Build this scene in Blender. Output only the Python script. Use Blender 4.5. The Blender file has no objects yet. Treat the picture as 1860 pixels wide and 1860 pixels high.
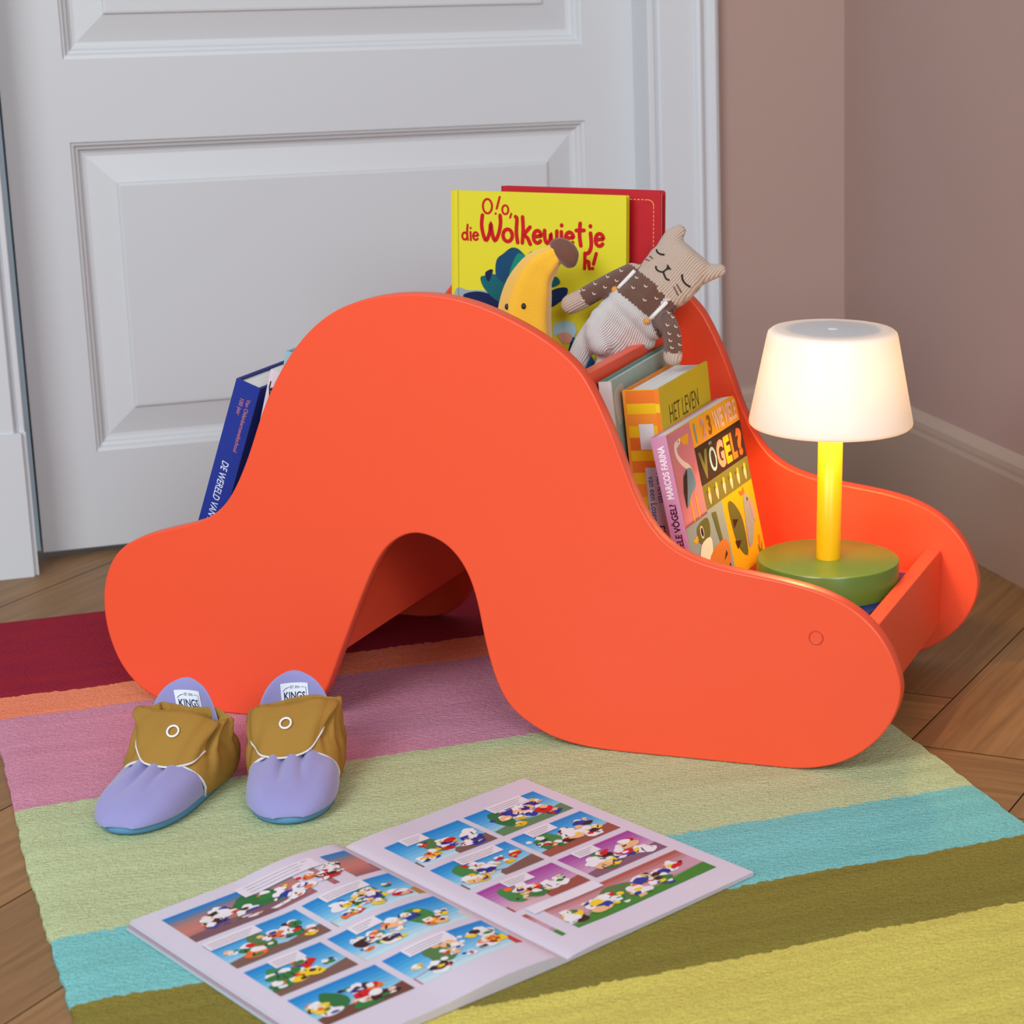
import bpy, bmesh, math, random
from mathutils import Vector, Matrix
from mathutils.bvhtree import BVHTree
PI = math.pi
V = Vector
random.seed(7)
scn = bpy.context.scene
COL = scn.collection

# ------------------------------------------------------------------ camera
F, PX, PY = 4213.5, 1464.3, 956.9
CR, CU, CB = V((0.91851888, -0.3953525, -0.00441089)), V((0.1078996, 0.23991828, 0.96477816)), V((-0.38036921, -0.88664289, 0.26302785))
CP = V((0, 0, 0.78))
cam_data = bpy.data.cameras.new('camera')
cam = bpy.data.objects.new('camera', cam_data)
COL.objects.link(cam)
cam.matrix_world = Matrix(((CR.x, CU.x, CB.x, CP.x), (CR.y, CU.y, CB.y, CP.y), (CR.z, CU.z, CB.z, CP.z), (0, 0, 0, 1)))
cam_data.sensor_width = 36
cam_data.lens = F / 1860 * 36
cam_data.shift_x = (930 - PX) / 1860
cam_data.shift_y = (PY - 930) / 1860
cam_data.dof.use_dof = True
cam_data.dof.focus_distance = 2.2
cam_data.dof.aperture_fstop = 10
scn.camera = cam

# ------------------------------------------------------------------ light
world = bpy.data.worlds.new('world')
scn.world = world
world.use_nodes = True
bg = world.node_tree.nodes['Background']
bg.inputs[0].default_value = (0.80, 0.90, 1.0, 1)
bg.inputs[1].default_value = 0.47


def area(name, loc, target, size, power, color):
    l = bpy.data.lights.new(name, 'AREA')
    l.shape = 'RECTANGLE'
    l.size, l.size_y = size
    l.energy = power
    l.color = color
    o = bpy.data.objects.new(name, l)
    COL.objects.link(o)
    o.location = loc
    o.rotation_euler = (V(target) - V(loc)).to_track_quat('-Z', 'Y').to_euler()
    return o


area('window_daylight', (-2.0, -0.3, 2.35), (0.4, 2.3, 0.1), (1.6, 1.7), 106, (0.88, 0.95, 1.0))
area('window_daylight', (0.3, -2.9, 2.4), (0.5, 2.4, 0.1), (1.8, 1.6), 105, (0.90, 0.96, 1.0))

scn.view_settings.view_transform = 'Standard'
scn.view_settings.look = 'None'
scn.view_settings.gamma = 1
scn.view_settings.use_curve_mapping = False
scn.view_settings.exposure = 0.0

# ------------------------------------------------------------------ materials


def lin(c):
    return tuple(((x / 255) / 12.92 if x / 255 <= 0.04045 else ((x / 255 + 0.055) / 1.055) ** 2.4) for x in c)


MATS = {}


def mat(name, rgb, rough=0.6, spec=0.4, noise=0.0, nscale=40, bump=0.0, bscale=200, sheen=0.0, metal=0.0):
    key = (name,)
    if key in MATS:
        return MATS[key]
    m = bpy.data.materials.new(name)
    m.use_nodes = True
    nt = m.node_tree
    b = nt.nodes['Principled BSDF']
    c = lin(rgb)
    b.inputs['Base Color'].default_value = (*c, 1)
    b.inputs['Roughness'].default_value = rough
    b.inputs['Specular IOR Level'].default_value = spec
    b.inputs['Metallic'].default_value = metal
    if sheen:
        b.inputs['Sheen Weight'].default_value = sheen
    tc = nt.nodes.new('ShaderNodeTexCoord')
    if noise:
        n = nt.nodes.new('ShaderNodeTexNoise')
        n.inputs['Scale'].default_value = nscale
        n.inputs['Detail'].default_value = 4
        nt.links.new(tc.outputs['Object'], n.inputs['Vector'])
        hs = nt.nodes.new('ShaderNodeHueSaturation')
        mr = nt.nodes.new('ShaderNodeMapRange')
        mr.inputs[3].default_value = 1 - noise
        mr.inputs[4].default_value = 1 + noise
        nt.links.new(n.outputs[0], mr.inputs[0])
        nt.links.new(mr.outputs[0], hs.inputs['Value'])
        hs.inputs['Color'].default_value = (*c, 1)
        nt.links.new(hs.outputs[0], b.inputs['Base Color'])
    if bump:
        n = nt.nodes.new('ShaderNodeTexNoise')
        n.inputs['Scale'].default_value = bscale
        n.inputs['Detail'].default_value = 3
        nt.links.new(tc.outputs['Object'], n.inputs['Vector'])
        bp = nt.nodes.new('ShaderNodeBump')
        bp.inputs['Strength'].default_value = bump
        bp.inputs['Distance'].default_value = 0.001
        nt.links.new(n.outputs[0], bp.inputs['Height'])
        nt.links.new(bp.outputs[0], b.inputs['Normal'])
    MATS[key] = m
    return m


def ink(rgb, rough=0.55):
    return mat('ink_%d_%d_%d' % tuple(int(x) for x in rgb), rgb, rough, 0.2)


def mk(name):
    m = bpy.data.materials.new(name)
    m.use_nodes = True
    nt = m.node_tree
    return m, nt, nt.nodes['Principled BSDF'], (lambda t: nt.nodes.new(t)), (lambda a, b: nt.links.new(a, b))


ORANGE = mat('coral_lacquer', (240, 84, 50), 0.36, 0.45, bump=0.04, bscale=500)
DOORW = mat('white_door_paint', (203, 204, 206), 0.4, 0.4, bump=0.05, bscale=60)
CASEW = mat('white_trim_paint', (207, 209, 212), 0.4, 0.4, bump=0.05, bscale=60)
BASEW = mat('beige_skirting_paint', (178, 156, 140), 0.6, 0.2)
JAMB = mat('blue_lit_jamb', (168, 190, 203), 0.5, 0.3)  # bluish light falling on the jamb, put into its base colour
WALL = mat('dusty_pink_wall_paint', (174, 146, 136), 0.85, 0.15, noise=0.03, nscale=3, bump=0.1, bscale=300)
PAPER = mat('book_paper', (226, 221, 212), 0.9, 0.1, noise=0.06, nscale=90)
WHITE = ink((235, 234, 230))

# --- pages with fine layered lines


def pages_mat():
    m, nt, b, N, L = mk('page_block_paper')
    b.inputs['Roughness'].default_value = 0.9
    at = N('ShaderNodeAttribute')
    at.attribute_name = 'kc'
    w = N('ShaderNodeTexNoise')
    w.inputs['Scale'].default_value = 1.0
    mp = N('ShaderNodeMapping')
    mp.inputs['Scale'].default_value = (900, 8, 8)
    L(at.outputs['Vector'], mp.inputs[0])
    L(mp.outputs[0], w.inputs['Vector'])
    r = N('ShaderNodeValToRGB')
    r.color_ramp.elements[0].position = 0.3
    r.color_ramp.elements[0].color = (*lin((204, 200, 196)), 1)
    r.color_ramp.elements[1].position = 0.6
    r.color_ramp.elements[1].color = (*lin((228, 226, 222)), 1)
    L(w.outputs[0], r.inputs[0])
    L(r.outputs[0], b.inputs['Base Color'])
    return m


PAGES = pages_mat()


def floor_mat():
    m, nt, b, N, L = mk('oak_herringbone')
    at = N('ShaderNodeAttribute')
    at.attribute_name = 'kc'            # x along the plank, y across it, z = random per plank
    sx = N('ShaderNodeSeparateXYZ')
    L(at.outputs['Vector'], sx.inputs[0])
    mul = N('ShaderNodeMath'); mul.operation = 'MULTIPLY'; mul.inputs[1].default_value = 37.0
    L(sx.outputs[2], mul.inputs[0])
    cb = N('ShaderNodeCombineXYZ')
    a1 = N('ShaderNodeMath'); a1.operation = 'MULTIPLY'; a1.inputs[1].default_value = 5.0
    a2 = N('ShaderNodeMath'); a2.operation = 'MULTIPLY'; a2.inputs[1].default_value = 95.0
    L(sx.outputs[0], a1.inputs[0]); L(sx.outputs[1], a2.inputs[0])
    L(a1.outputs[0], cb.inputs[0]); L(a2.outputs[0], cb.inputs[1]); L(mul.outputs[0], cb.inputs[2])
    n = N('ShaderNodeTexNoise'); n.inputs['Scale'].default_value = 1.0; n.inputs['Detail'].default_value = 7
    n.inputs['Distortion'].default_value = 0.8
    L(cb.outputs[0], n.inputs['Vector'])
    r = N('ShaderNodeValToRGB')
    e = r.color_ramp.elements
    e[0].position = 0.2; e[0].color = (*lin((122, 86, 48)), 1)
    e[1].position = 0.8; e[1].color = (*lin((164, 122, 74)), 1)
    L(n.outputs[0], r.inputs[0])
    hs = N('ShaderNodeHueSaturation')
    mr = N('ShaderNodeMapRange'); mr.inputs[3].default_value = 0.82; mr.inputs[4].default_value = 1.12
    L(sx.outputs[2], mr.inputs[0]); L(mr.outputs[0], hs.inputs['Value']); L(r.outputs[0], hs.inputs['Color'])
    L(hs.outputs[0], b.inputs['Base Color'])
    b.inputs['Roughness'].default_value = 0.5
    bp = N('ShaderNodeBump'); bp.inputs['Strength'].default_value = 0.25; bp.inputs['Distance'].default_value = 0.0006
    L(n.outputs[0], bp.inputs['Height']); L(bp.outputs[0], b.inputs['Normal'])
    return m


def rug_mat():
    m, nt, b, N, L = mk('striped_flat_weave')
    tc = N('ShaderNodeTexCoord')
    sx = N('ShaderNodeSeparateXYZ')
    L(tc.outputs['Object'], sx.inputs[0])
    n1 = N('ShaderNodeTexNoise'); n1.inputs['Scale'].default_value = 130
    n1.inputs['Detail'].default_value = 2
    L(tc.outputs['Object'], n1.inputs['Vector'])
    n0 = N('ShaderNodeTexNoise'); n0.inputs['Scale'].default_value = 9
    L(tc.outputs['Object'], n0.inputs['Vector'])
    def mth(op, a, bb):
        x = N('ShaderNodeMath'); x.operation = op
        for i, v in enumerate((a, bb)):
            if isinstance(v, (int, float)): x.inputs[i].default_value = v
            else: L(v, x.inputs[i])
        return x.outputs[0]
    y = mth('ADD', sx.outputs[1], mth('MULTIPLY', mth('SUBTRACT', n1.outputs[0], 0.5), 0.012))
    y = mth('ADD', y, mth('MULTIPLY', mth('SUBTRACT', n0.outputs[0], 0.5), 0.012))
    # object y runs 0 (front edge, y 0.9) .. 1.73
    fac = mth('DIVIDE', y, 1.73)
    r = N('ShaderNodeValToRGB')
    cr = r.color_ramp
    cr.interpolation = 'CONSTANT'
    y0 = 0.90
    stripes = [(0.0, (216, 200, 100)), ((1.507 - y0) / 1.73, (138, 126, 58)), ((1.628 - y0) / 1.73, (128, 198, 196)),
               ((1.748 - y0) / 1.73, (192, 204, 156)), ((2.040 - y0) / 1.73, (212, 146, 168)),
               ((2.291 - y0) / 1.73, (250, 146, 108)), ((2.356 - y0) / 1.73, (156, 36, 56))]
    while len(cr.elements) < len(stripes):
        cr.elements.new(0.5)
    for e, (p, c) in zip(cr.elements, stripes):
        e.position = p
    for e, (p, c) in zip(cr.elements, stripes):
        e.color = (*lin(c), 1)
    L(fac, r.inputs[0])
    # streaky tone along the weft
    mp = N('ShaderNodeMapping'); mp.inputs['Scale'].default_value = (3, 28, 1)
    L(tc.outputs['Object'], mp.inputs[0])
    n2 = N('ShaderNodeTexNoise'); n2.inputs['Scale'].default_value = 1.6; n2.inputs['Detail'].default_value = 3
    L(mp.outputs[0], n2.inputs['Vector'])
    # weave grain: warp and weft
    mp2 = N('ShaderNodeMapping'); mp2.inputs['Scale'].default_value = (190, 420, 190)
    L(tc.outputs['Object'], mp2.inputs[0])
    n3 = N('ShaderNodeTexVoronoi'); n3.inputs['Scale'].default_value = 1.0
    L(mp2.outputs[0], n3.inputs['Vector'])
    n4 = N('ShaderNodeTexNoise'); n4.inputs['Scale'].default_value = 700; n4.inputs['Detail'].default_value = 2
    L(tc.outputs['Object'], n4.inputs['Vector'])
    val = mth('ADD', 0.80, mth('MULTIPLY', n2.outputs[0], 0.40))
    spk = N('ShaderNodeMapRange'); spk.inputs[1].default_value = 0.33; spk.inputs[2].default_value = 0.5
    spk.inputs[3].default_value = 0.62; spk.inputs[4].default_value = 1.0
    L(n4.outputs[0], spk.inputs[0])
    val = mth('MULTIPLY', val, spk.outputs[0])
    hs = N('ShaderNodeHueSaturation')
    L(r.outputs[0], hs.inputs['Color']); L(val, hs.inputs['Value'])
    hue = mth('ADD', 0.49, mth('MULTIPLY', n2.outputs[0], 0.02))
    L(hue, hs.inputs['Hue'])
    L(hs.outputs[0], b.inputs['Base Color'])
    b.inputs['Roughness'].default_value = 0.95
    b.inputs['Specular IOR Level'].default_value = 0.1
    bp = N('ShaderNodeBump'); bp.inputs['Strength'].default_value = 0.8; bp.inputs['Distance'].default_value = 0.0012
    h = mth('ADD', mth('MULTIPLY', n3.outputs['Distance'], -1.0), n4.outputs[0])
    L(h, bp.inputs['Height']); L(bp.outputs[0], b.inputs['Normal'])
    return m


def knit_mat(name, rgb, dark, period=0.0042, rib=0.9, contrast=0.5):
    """yarn with ribs running along the second axis of the 'kc' attribute"""
    m, nt, b, N, L = mk(name)
    at = N('ShaderNodeAttribute'); at.attribute_name = 'kc'
    w = N('ShaderNodeTexWave'); w.wave_type = 'BANDS'; w.bands_direction = 'X'
    w.inputs['Scale'].default_value = 0.314 / period
    w.inputs['Distortion'].default_value = 0.15
    w.inputs['Detail Scale'].default_value = 3
    L(at.outputs['Vector'], w.inputs['Vector'])
    w2 = N('ShaderNodeTexWave'); w2.wave_type = 'BANDS'; w2.bands_direction = 'Y'
    w2.inputs['Scale'].default_value = 0.314 / (period * 0.55)
    w2.inputs['Distortion'].default_value = 0.2
    L(at.outputs['Vector'], w2.inputs['Vector'])
    n = N('ShaderNodeTexNoise'); n.inputs['Scale'].default_value = 900
    L(at.outputs['Vector'], n.inputs['Vector'])
    ad = N('ShaderNodeMath'); ad.operation = 'MULTIPLY_ADD'; ad.inputs[1].default_value = 0.35
    L(w2.outputs['Fac'], ad.inputs[0]); L(w.outputs['Fac'], ad.inputs[2])
    ad2 = N('ShaderNodeMath'); ad2.operation = 'MULTIPLY_ADD'; ad2.inputs[1].default_value = 0.3
    L(n.outputs[0], ad2.inputs[0]); L(ad.outputs[0], ad2.inputs[2])
    mx = N('ShaderNodeMix'); mx.data_type = 'RGBA'
    mx.inputs['A'].default_value = (*lin(dark), 1); mx.inputs['B'].default_value = (*lin(rgb), 1)
    mr = N('ShaderNodeMapRange'); mr.inputs[1].default_value = 0.1; mr.inputs[2].default_value = 0.1 + contrast
    L(ad2.outputs[0], mr.inputs[0]); L(mr.outputs[0], mx.inputs['Factor'])
    L(mx.outputs['Result'], b.inputs['Base Color'])
    b.inputs['Roughness'].default_value = 0.95
    b.inputs['Specular IOR Level'].default_value = 0.1
    b.inputs['Sheen Weight'].default_value = 0.25
    bp = N('ShaderNodeBump'); bp.inputs['Strength'].default_value = rib; bp.inputs['Distance'].default_value = 0.0007
    L(ad2.outputs[0], bp.inputs['Height']); L(bp.outputs[0], b.inputs['Normal'])
    return m


# ------------------------------------------------------------------ mesh helpers
CZ = 0.0                                # rug top = 0
A0 = V((0.344944, 2.205700, 0.0))
U = V((0.77614748, -0.63055142, 0.0))   # along the bookcase
Nn = V((0.63055142, 0.77614748, 0.0))   # into the bookcase, away from the viewer
Z = V((0, 0, 1))


def B(s, d, z):
    return A0 + U * s + Nn * d + Z * z


def at(x, y, d):
    """point of the vertical plane d behind the bookcase front that the pixel looks at"""
    r = CR * ((x - PX) / F) - CU * ((y - PY) / F) - CB
    p0 = A0 + Nn * d
    t = (p0 - CP).dot(Nn) / r.dot(Nn)
    return CP + r * t


class MB:
    def __init__(s):
        s.v, s.f, s.m, s.sm, s.mats, s.kc = [], [], [], [], [], {}

    def mi(s, m):
        if m not in s.mats:
            s.mats.append(m)
        return s.mats.index(m)

    def add(s, vs, fs, m, smooth=False):
        o = len(s.v)
        s.v += [V(p) for p in vs]
        k = s.mi(m)
        for f in fs:
            s.f.append([o + i for i in f]); s.m.append(k); s.sm.append(smooth)
        return o

    def box(s, O, ex, ey, ez, w, t, h, m):
        O = V(O)
        vs = [O + ex * (w * a) + ey * (t * b) + ez * (h * c) for c in (0, 1) for b in (0, 1) for a in (0, 1)]
        fs = [(0, 2, 3, 1), (4, 5, 7, 6), (0, 1, 5, 4), (2, 6, 7, 3), (0, 4, 6, 2), (1, 3, 7, 5)]
        if ex.cross(ey).dot(ez) < 0:
            fs = [f[::-1] for f in fs]
        s.add(vs, fs, m)

    def prism(s, fn, poly, t0, t1, m, smooth=False, capm=None):
        """poly in 2D mapped by fn(x, y, t)"""
        n = len(poly)
        o = [fn(x, y, t0) for x, y in poly] + [fn(x, y, t1) for x, y in poly]
        s.add(o, [[i, (i + 1) % n, n + (i + 1) % n, n + i] for i in range(n)], m, smooth)
        s.add(o[:n], [list(range(n))[::-1]], m)
        s.add(o[n:], [list(range(n))], capm or m)

    def rings(s, rings, m, closed=True, caps=True, smooth=True):
        k = len(rings[0])
        vs = [p for r in rings for p in r]
        fs = []
        for i in range(len(rings) - 1):
            for j in range(k if closed else k - 1):
                a, b2 = i * k + j, i * k + (j + 1) % k
                fs.append([a, b2, b2 + k, a + k])
        if caps and closed:
            fs.append(list(range(k))[::-1])
            fs.append([(len(rings) - 1) * k + j for j in range(k)])
        return s.add(vs, fs, m, smooth)

    def lathe(s, prof, m, fn=lambda p: p, seg=64, smooth=True, caps=False):
        s.rings([[fn(V((r * math.cos(2 * PI * j / seg), r * math.sin(2 * PI * j / seg), z))) for j in range(seg)] for r, z in prof], m, True, caps, smooth)

    def tube(s, pts, r, m, seg=8, taper=None, closed=False):
        pts = [V(p) for p in pts]
        n = len(pts)
        rs = []
        up = None
        for i, p in enumerate(pts):
            if closed:
                t = (pts[(i + 1) % n] - pts[i - 1]).normalized()
            else:
                t = (pts[min(i + 1, n - 1)] - pts[max(i - 1, 0)]).normalized()
            if up is None:
                up = t.orthogonal().normalized()
            up = (up - t * up.dot(t)).normalized()
            q = t.cross(up)
            rr = r if taper is None else r * taper[i]
            rs.append([p + up * (rr * math.cos(2 * PI * j / seg)) + q * (rr * math.sin(2 * PI * j / seg)) for j in range(seg)])
        if closed:
            rs.append(rs[0])
        s.rings(rs, m, True, not closed, True)

    def sphere(s, c, r, m, sc=(1, 1, 1), axes=None, seg=20, rn=12):
        c = V(c)
        ax = axes or (V((1, 0, 0)), V((0, 1, 0)), Z)
        rs = []
        for i in range(rn + 1):
            a = PI * i / rn
            rr, zz = math.sin(a) + 1e-4, -math.cos(a)
            rs.append([c + ax[0] * (r * sc[0] * rr * math.cos(2 * PI * j / seg)) + ax[1] * (r * sc[1] * rr * math.sin(2 * PI * j / seg)) + ax[2] * (r * sc[2] * zz) for j in range(seg)])
        s.rings(rs, m, True, True, True)

    def build(s, name, parent=None, bevel=0, kcfn=None, local=False, subsurf=0, segs=2, solid=0, recalc=False):
        me = bpy.data.meshes.new(name)
        off = V((0, 0, 0)) if (parent is None or local) else parent['_w']
        off = V(off)
        me.from_pydata([tuple(p - off) for p in s.v], [], s.f)
        for m in s.mats:
            me.materials.append(m)
        for i, p in enumerate(me.polygons):
            p.material_index = s.m[i]
            p.use_smooth = s.sm[i]
        if kcfn:
            a = me.attributes.new('kc', 'FLOAT_VECTOR', 'POINT')
            for i, p in enumerate(s.v):
                a.data[i].vector = kcfn(p)
        if recalc:
            bm = bmesh.new(); bm.from_mesh(me)
            bmesh.ops.recalc_face_normals(bm, faces=bm.faces)
            bm.to_mesh(me); bm.free()
        me.update()
        o = bpy.data.objects.new(name, me)
        COL.objects.link(o)
        if parent is not None:
            o.parent = parent
        if solid:
            md = o.modifiers.new('solid', 'SOLIDIFY'); md.thickness = solid; md.offset = 0
        if bevel:
            md = o.modifiers.new('bevel', 'BEVEL'); md.width = bevel; md.segments = segs
            md.limit_method = 'ANGLE'; md.angle_limit = math.radians(40)
        if subsurf:
            md = o.modifiers.new('sub', 'SUBSURF'); md.levels = md.render_levels = subsurf
        return o


def thing(name, label, cat, loc, group=None):
    o = bpy.data.objects.new(name, None)
    COL.objects.link(o)
    o.location = loc
    o.empty_display_size = 0.02
    o['_w'] = tuple(loc)
    o['label'] = label
    o['category'] = cat
    if group:
        o['group'] = group
    return o


def tag(o, label, cat):
    o['label'] = label
    o['category'] = cat


def struct(o):
    o['kind'] = 'structure'
    return o


def catmull(P, k=6, closed=True):
    n = len(P)
    out = []
    rng = range(n if closed else n - 1)
    for i in rng:
        p0, p1, p2, p3 = (P[(i - 1) % n], P[i], P[(i + 1) % n], P[(i + 2) % n]) if closed else (P[max(i - 1, 0)], P[i], P[i + 1], P[min(i + 2, n - 1)])
        for j in range(k):
            t = j / k
            out.append(tuple(0.5 * (2 * p1[c] + (p2[c] - p0[c]) * t + (2 * p0[c] - 5 * p1[c] + 4 * p2[c] - p3[c]) * t * t + (3 * p1[c] - p0[c] - 3 * p2[c] + p3[c]) * t ** 3) for c in range(len(P[0]))))
    if not closed:
        out.append(tuple(P[-1]))
    return out


# ---- flat artwork: polygons, strokes and lettering laid on a surface
TEXTCACHE = {}


def text_polys(txt, bold=0.0, shear=0.0, space=1.0):
    k = (txt, bold, shear, space)
    if k in TEXTCACHE:
        return TEXTCACHE[k]
    cu = bpy.data.curves.new('tmp', 'FONT')
    cu.body = txt
    cu.size = 1
    cu.shear = shear
    cu.offset = bold
    cu.space_character = space
    cu.resolution_u = 3
    ob = bpy.data.objects.new('tmp', cu)
    COL.objects.link(ob)
    dg = bpy.context.evaluated_depsgraph_get()
    me = bpy.data.meshes.new_from_object(ob.evaluated_get(dg))
    vs = [(v.co.x, v.co.y) for v in me.vertices]
    ps = [[vs[i] for i in p.vertices] for p in me.polygons]
    bpy.data.objects.remove(ob)
    bpy.data.curves.remove(cu)
    bpy.data.meshes.remove(me)
    xs = [v[0] for v in vs]
    TEXTCACHE[k] = (ps, min(xs), max(xs))
    return TEXTCACHE[k]


def arc(cx, cy, rx, ry, a0, a1, n=14):
    return [(cx + rx * math.cos(math.radians(a0 + (a1 - a0) * i / n)), cy + ry * math.sin(math.radians(a0 + (a1 - a0) * i / n))) for i in range(n + 1)]


GLY = {
    'd': (0.50, [arc(0.22, 0.24, 0.17, 0.22, 60, 420), [(0.42, 0.95), (0.38, 0.5), (0.42, 0.02)]]),
    'i': (0.24, [[(0.11, 0.50), (0.13, 0.0)], [(0.12, 0.74), (0.12, 0.76)]]),
    'e': (0.46, [[(0.07, 0.26), (0.38, 0.30)] + arc(0.22, 0.26, 0.17, 0.24, 12, 320)]),
    'W': (0.92, [[(0.08, 1.0), (0.05, 0.6), (0.14, 0.2), (0.26, 0.02), (0.40, 0.35), (0.44, 0.72), (0.50, 0.35), (0.62, 0.02), (0.78, 0.3), (0.86, 0.7), (0.84, 1.02)]]),
    'o': (0.52, [arc(0.25, 0.26, 0.20, 0.24, 0, 360)]),
    'l': (0.26, [[(0.06, 1.0), (0.12, 0.9), (0.10, 0.4), (0.16, 0.0)]]),
    'k': (0.52, [[(0.10, 1.0), (0.13, 0.5), (0.10, 0.0)], [(0.42, 0.62), (0.16, 0.30), (0.30, 0.22), (0.44, -0.04)]]),
    'w': (0.66, [[(0.06, 0.52), (0.08, 0.2), (0.18, 0.02), (0.30, 0.2), (0.32, 0.42), (0.36, 0.18), (0.47, 0.02), (0.57, 0.2), (0.58, 0.52)]]),
    't': (0.44, [[(0.20, 0.86), (0.18, 0.4), (0.24, 0.0)], [(0.04, 0.58), (0.36, 0.60)]]),
    'j': (0.36, [[(0.20, 0.50), (0.24, 0.05), (0.16, -0.22), (0.02, -0.30)], [(0.19, 0.76), (0.19, 0.78)]]),
    'h': (0.48, [[(0.10, 0.95), (0.10, 0.45), (0.08, 0.0)], [(0.10, 0.3), (0.22, 0.46), (0.34, 0.40), (0.34, 0.2), (0.38, 0.0)]]),
    'O': (0.66, [arc(0.32, 0.42, 0.24, 0.40, 0, 360)]),
    '!': (0.36, [[(0.30, 0.95), (0.14, 0.30)], [(0.08, 0.02), (0.09, 0.03)]]),
    ',': (0.22, [[(0.12, 0.06), (0.04, -0.16)]]),
    ' ': (0.3, []),
}


class Art:
    """2D drawing mapped to a surface through fn(x, y, lift)"""

    def __init__(s, mb, fn, step=0.00018):
        s.mb, s.step, s.n = mb, step, 0
        s.fn = lambda x, y, l: fn(x, y, l + s.n * 0.0000025)

    def poly(s, pts, c, layer=1):
        m = ink(c) if isinstance(c, tuple) else c
        s.mb.add([s.fn(x, y, s.step * layer) for x, y in pts], [list(range(len(pts)))], m)

    def blob(s, pts, c, layer=1, k=5):
        s.poly(catmull(pts, k), c, layer)

    def rect(s, x0, y0, x1, y1, c, layer=1, nx=1, ny=1):
        m = ink(c) if isinstance(c, tuple) else c
        vs, fs = [], []
        for j in range(ny + 1):
            for i in range(nx + 1):
                vs.append(s.fn(x0 + (x1 - x0) * i / nx, y0 + (y1 - y0) * j / ny, s.step * layer))
        for j in range(ny):
            for i in range(nx):
                a = j * (nx + 1) + i
                fs.append([a, a + 1, a + nx + 2, a + nx + 1])
        s.mb.add(vs, fs, m)

    def ell(s, cx, cy, rx, ry, c, layer=1, n=20, rot=0):
        ca, sa = math.cos(rot), math.sin(rot)
        s.poly([(cx + rx * math.cos(2 * PI * i / n) * ca - ry * math.sin(2 * PI * i / n) * sa, cy + rx * math.cos(2 * PI * i / n) * sa + ry * math.sin(2 * PI * i / n) * ca) for i in range(n)], c, layer)

    def stroke(s, pts, w, c, layer=1, taper=None):
        """round-ended ribbon"""
        m = ink(c) if isinstance(c, tuple) else c
        s.n += 1
        n = len(pts)
        L, R = [], []
        for i, (x, y) in enumerate(pts):
            a, b = pts[max(i - 1, 0)], pts[min(i + 1, n - 1)]
            dx, dy = b[0] - a[0], b[1] - a[1]
            l = math.hypot(dx, dy) or 1
            hw = w / 2 * (taper[i] if taper else 1)
            L.append((x - dy / l * hw, y + dx / l * hw)); R.append((x + dy / l * hw, y - dx / l * hw))
        vs = [s.fn(x, y, s.step * layer) for x, y in L + R]
        s.mb.add(vs, [[i, i + 1, n + i + 1, n + i] for i in range(n - 1)], m)
        for k in (0, n - 1):
            hw = w / 2 * (taper[k] if taper else 1)
            s.n += 1
            s.ell(pts[k][0], pts[k][1], hw, hw, m, layer, 12)

    def text(s, txt, x, y, size, c, layer=1, rot=0, bold=0.0, shear=0.0, sx=1.0, width=None, space=1.0):
        m = ink(c) if isinstance(c, tuple) else c
        ps, x0, x1 = text_polys(txt, bold, shear, space)
        if width:
            sx = width / ((x1 - x0) * size)
        ca, sa = math.cos(rot), math.sin(rot)
        for p in ps:
            q = [((a - x0) * size * sx, b * size) for a, b in p]
            s.poly([(x + a * ca - b * sa, y + a * sa + b * ca) for a, b in q], m, layer)

    def brush(s, txt, x, y, size, w, c, layer=1, sx=1.0, rot=0):
        ca, sa = math.cos(rot), math.sin(rot)
        cx = 0
        for ch in txt:
            adv, strokes = GLY[ch]
            for st in strokes:
                pts = [((cx + a) * size * sx, b * size) for a, b in st]
                pts = catmull(pts, 3, False) if len(pts) > 2 and len(pts) < 13 else pts
                s.stroke([(x + a * ca - b * sa, y + a * sa + b * ca) for a, b in pts], w, c, layer)
            cx += adv


def rrect(w, h, r, n=5, corners=(1, 1, 1, 1)):
    """rounded rectangle from (0,0); corners: bl br tr tl"""
    out = []
    for k, (cx, cy, a) in enumerate(((0, 0, 180), (w, 0, 270), (w, h, 0), (0, h, 90))):
        if corners[k]:
            ox = r if cx == 0 else w - r
            oy = r if cy == 0 else h - r
            out += arc(ox, oy, r, r, a, a + 90, n)
        else:
            out.append((cx, cy))
    return out


# ================================================================== STRUCTURE
FZ = -0.006
# floor: herringbone planks, one mesh
FLM = floor_mat()
gap = mat('plank_gap', (52, 34, 24), 0.9, 0.1)
fb = MB()
W_, L_ = 0.14, 0.84
r2 = math.sqrt(0.5)
kcs = []
va0, vb0 = 1.976, 0.686 - W_


def ab(a, b, z):
    return V(((a - b) * r2, (a + b) * r2, z))


for k in range(-30, 40):
    for j in range(-4, 5):
        for kind in (0, 1):
            a0 = va0 + k * W_ + j * L_
            b0 = vb0 + k * W_ - j * L_
            if kind == 0:
                r = (a0, b0, a0 + L_, b0 + W_)
            else:
                r = (a0 - W_, b0, a0, b0 + L_)
            c = ab((r[0] + r[2]) / 2, (r[1] + r[3]) / 2, 0)
            if not (-2.4 < c.x < 2.0 and -1.2 < c.y < 3.3):
                continue
            g = 0.0007
            rnd = random.random()
            q = [ab(r[0] + g, r[1] + g, FZ), ab(r[2] - g, r[1] + g, FZ), ab(r[2] - g, r[3] - g, FZ), ab(r[0] + g, r[3] - g, FZ)]
            fb.add(q, [[0, 1, 2, 3]], FLM)
            LL, WW = (L_, W_)
            cc = [(0, 0), (LL, 0), (LL, WW), (0, WW)] if kind == 0 else [(0, 0), (0, WW), (LL, WW), (LL, 0)]
            kcs += [(p[0] + rnd * 9, p[1] + rnd * 5, rnd) for p in cc]
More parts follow.
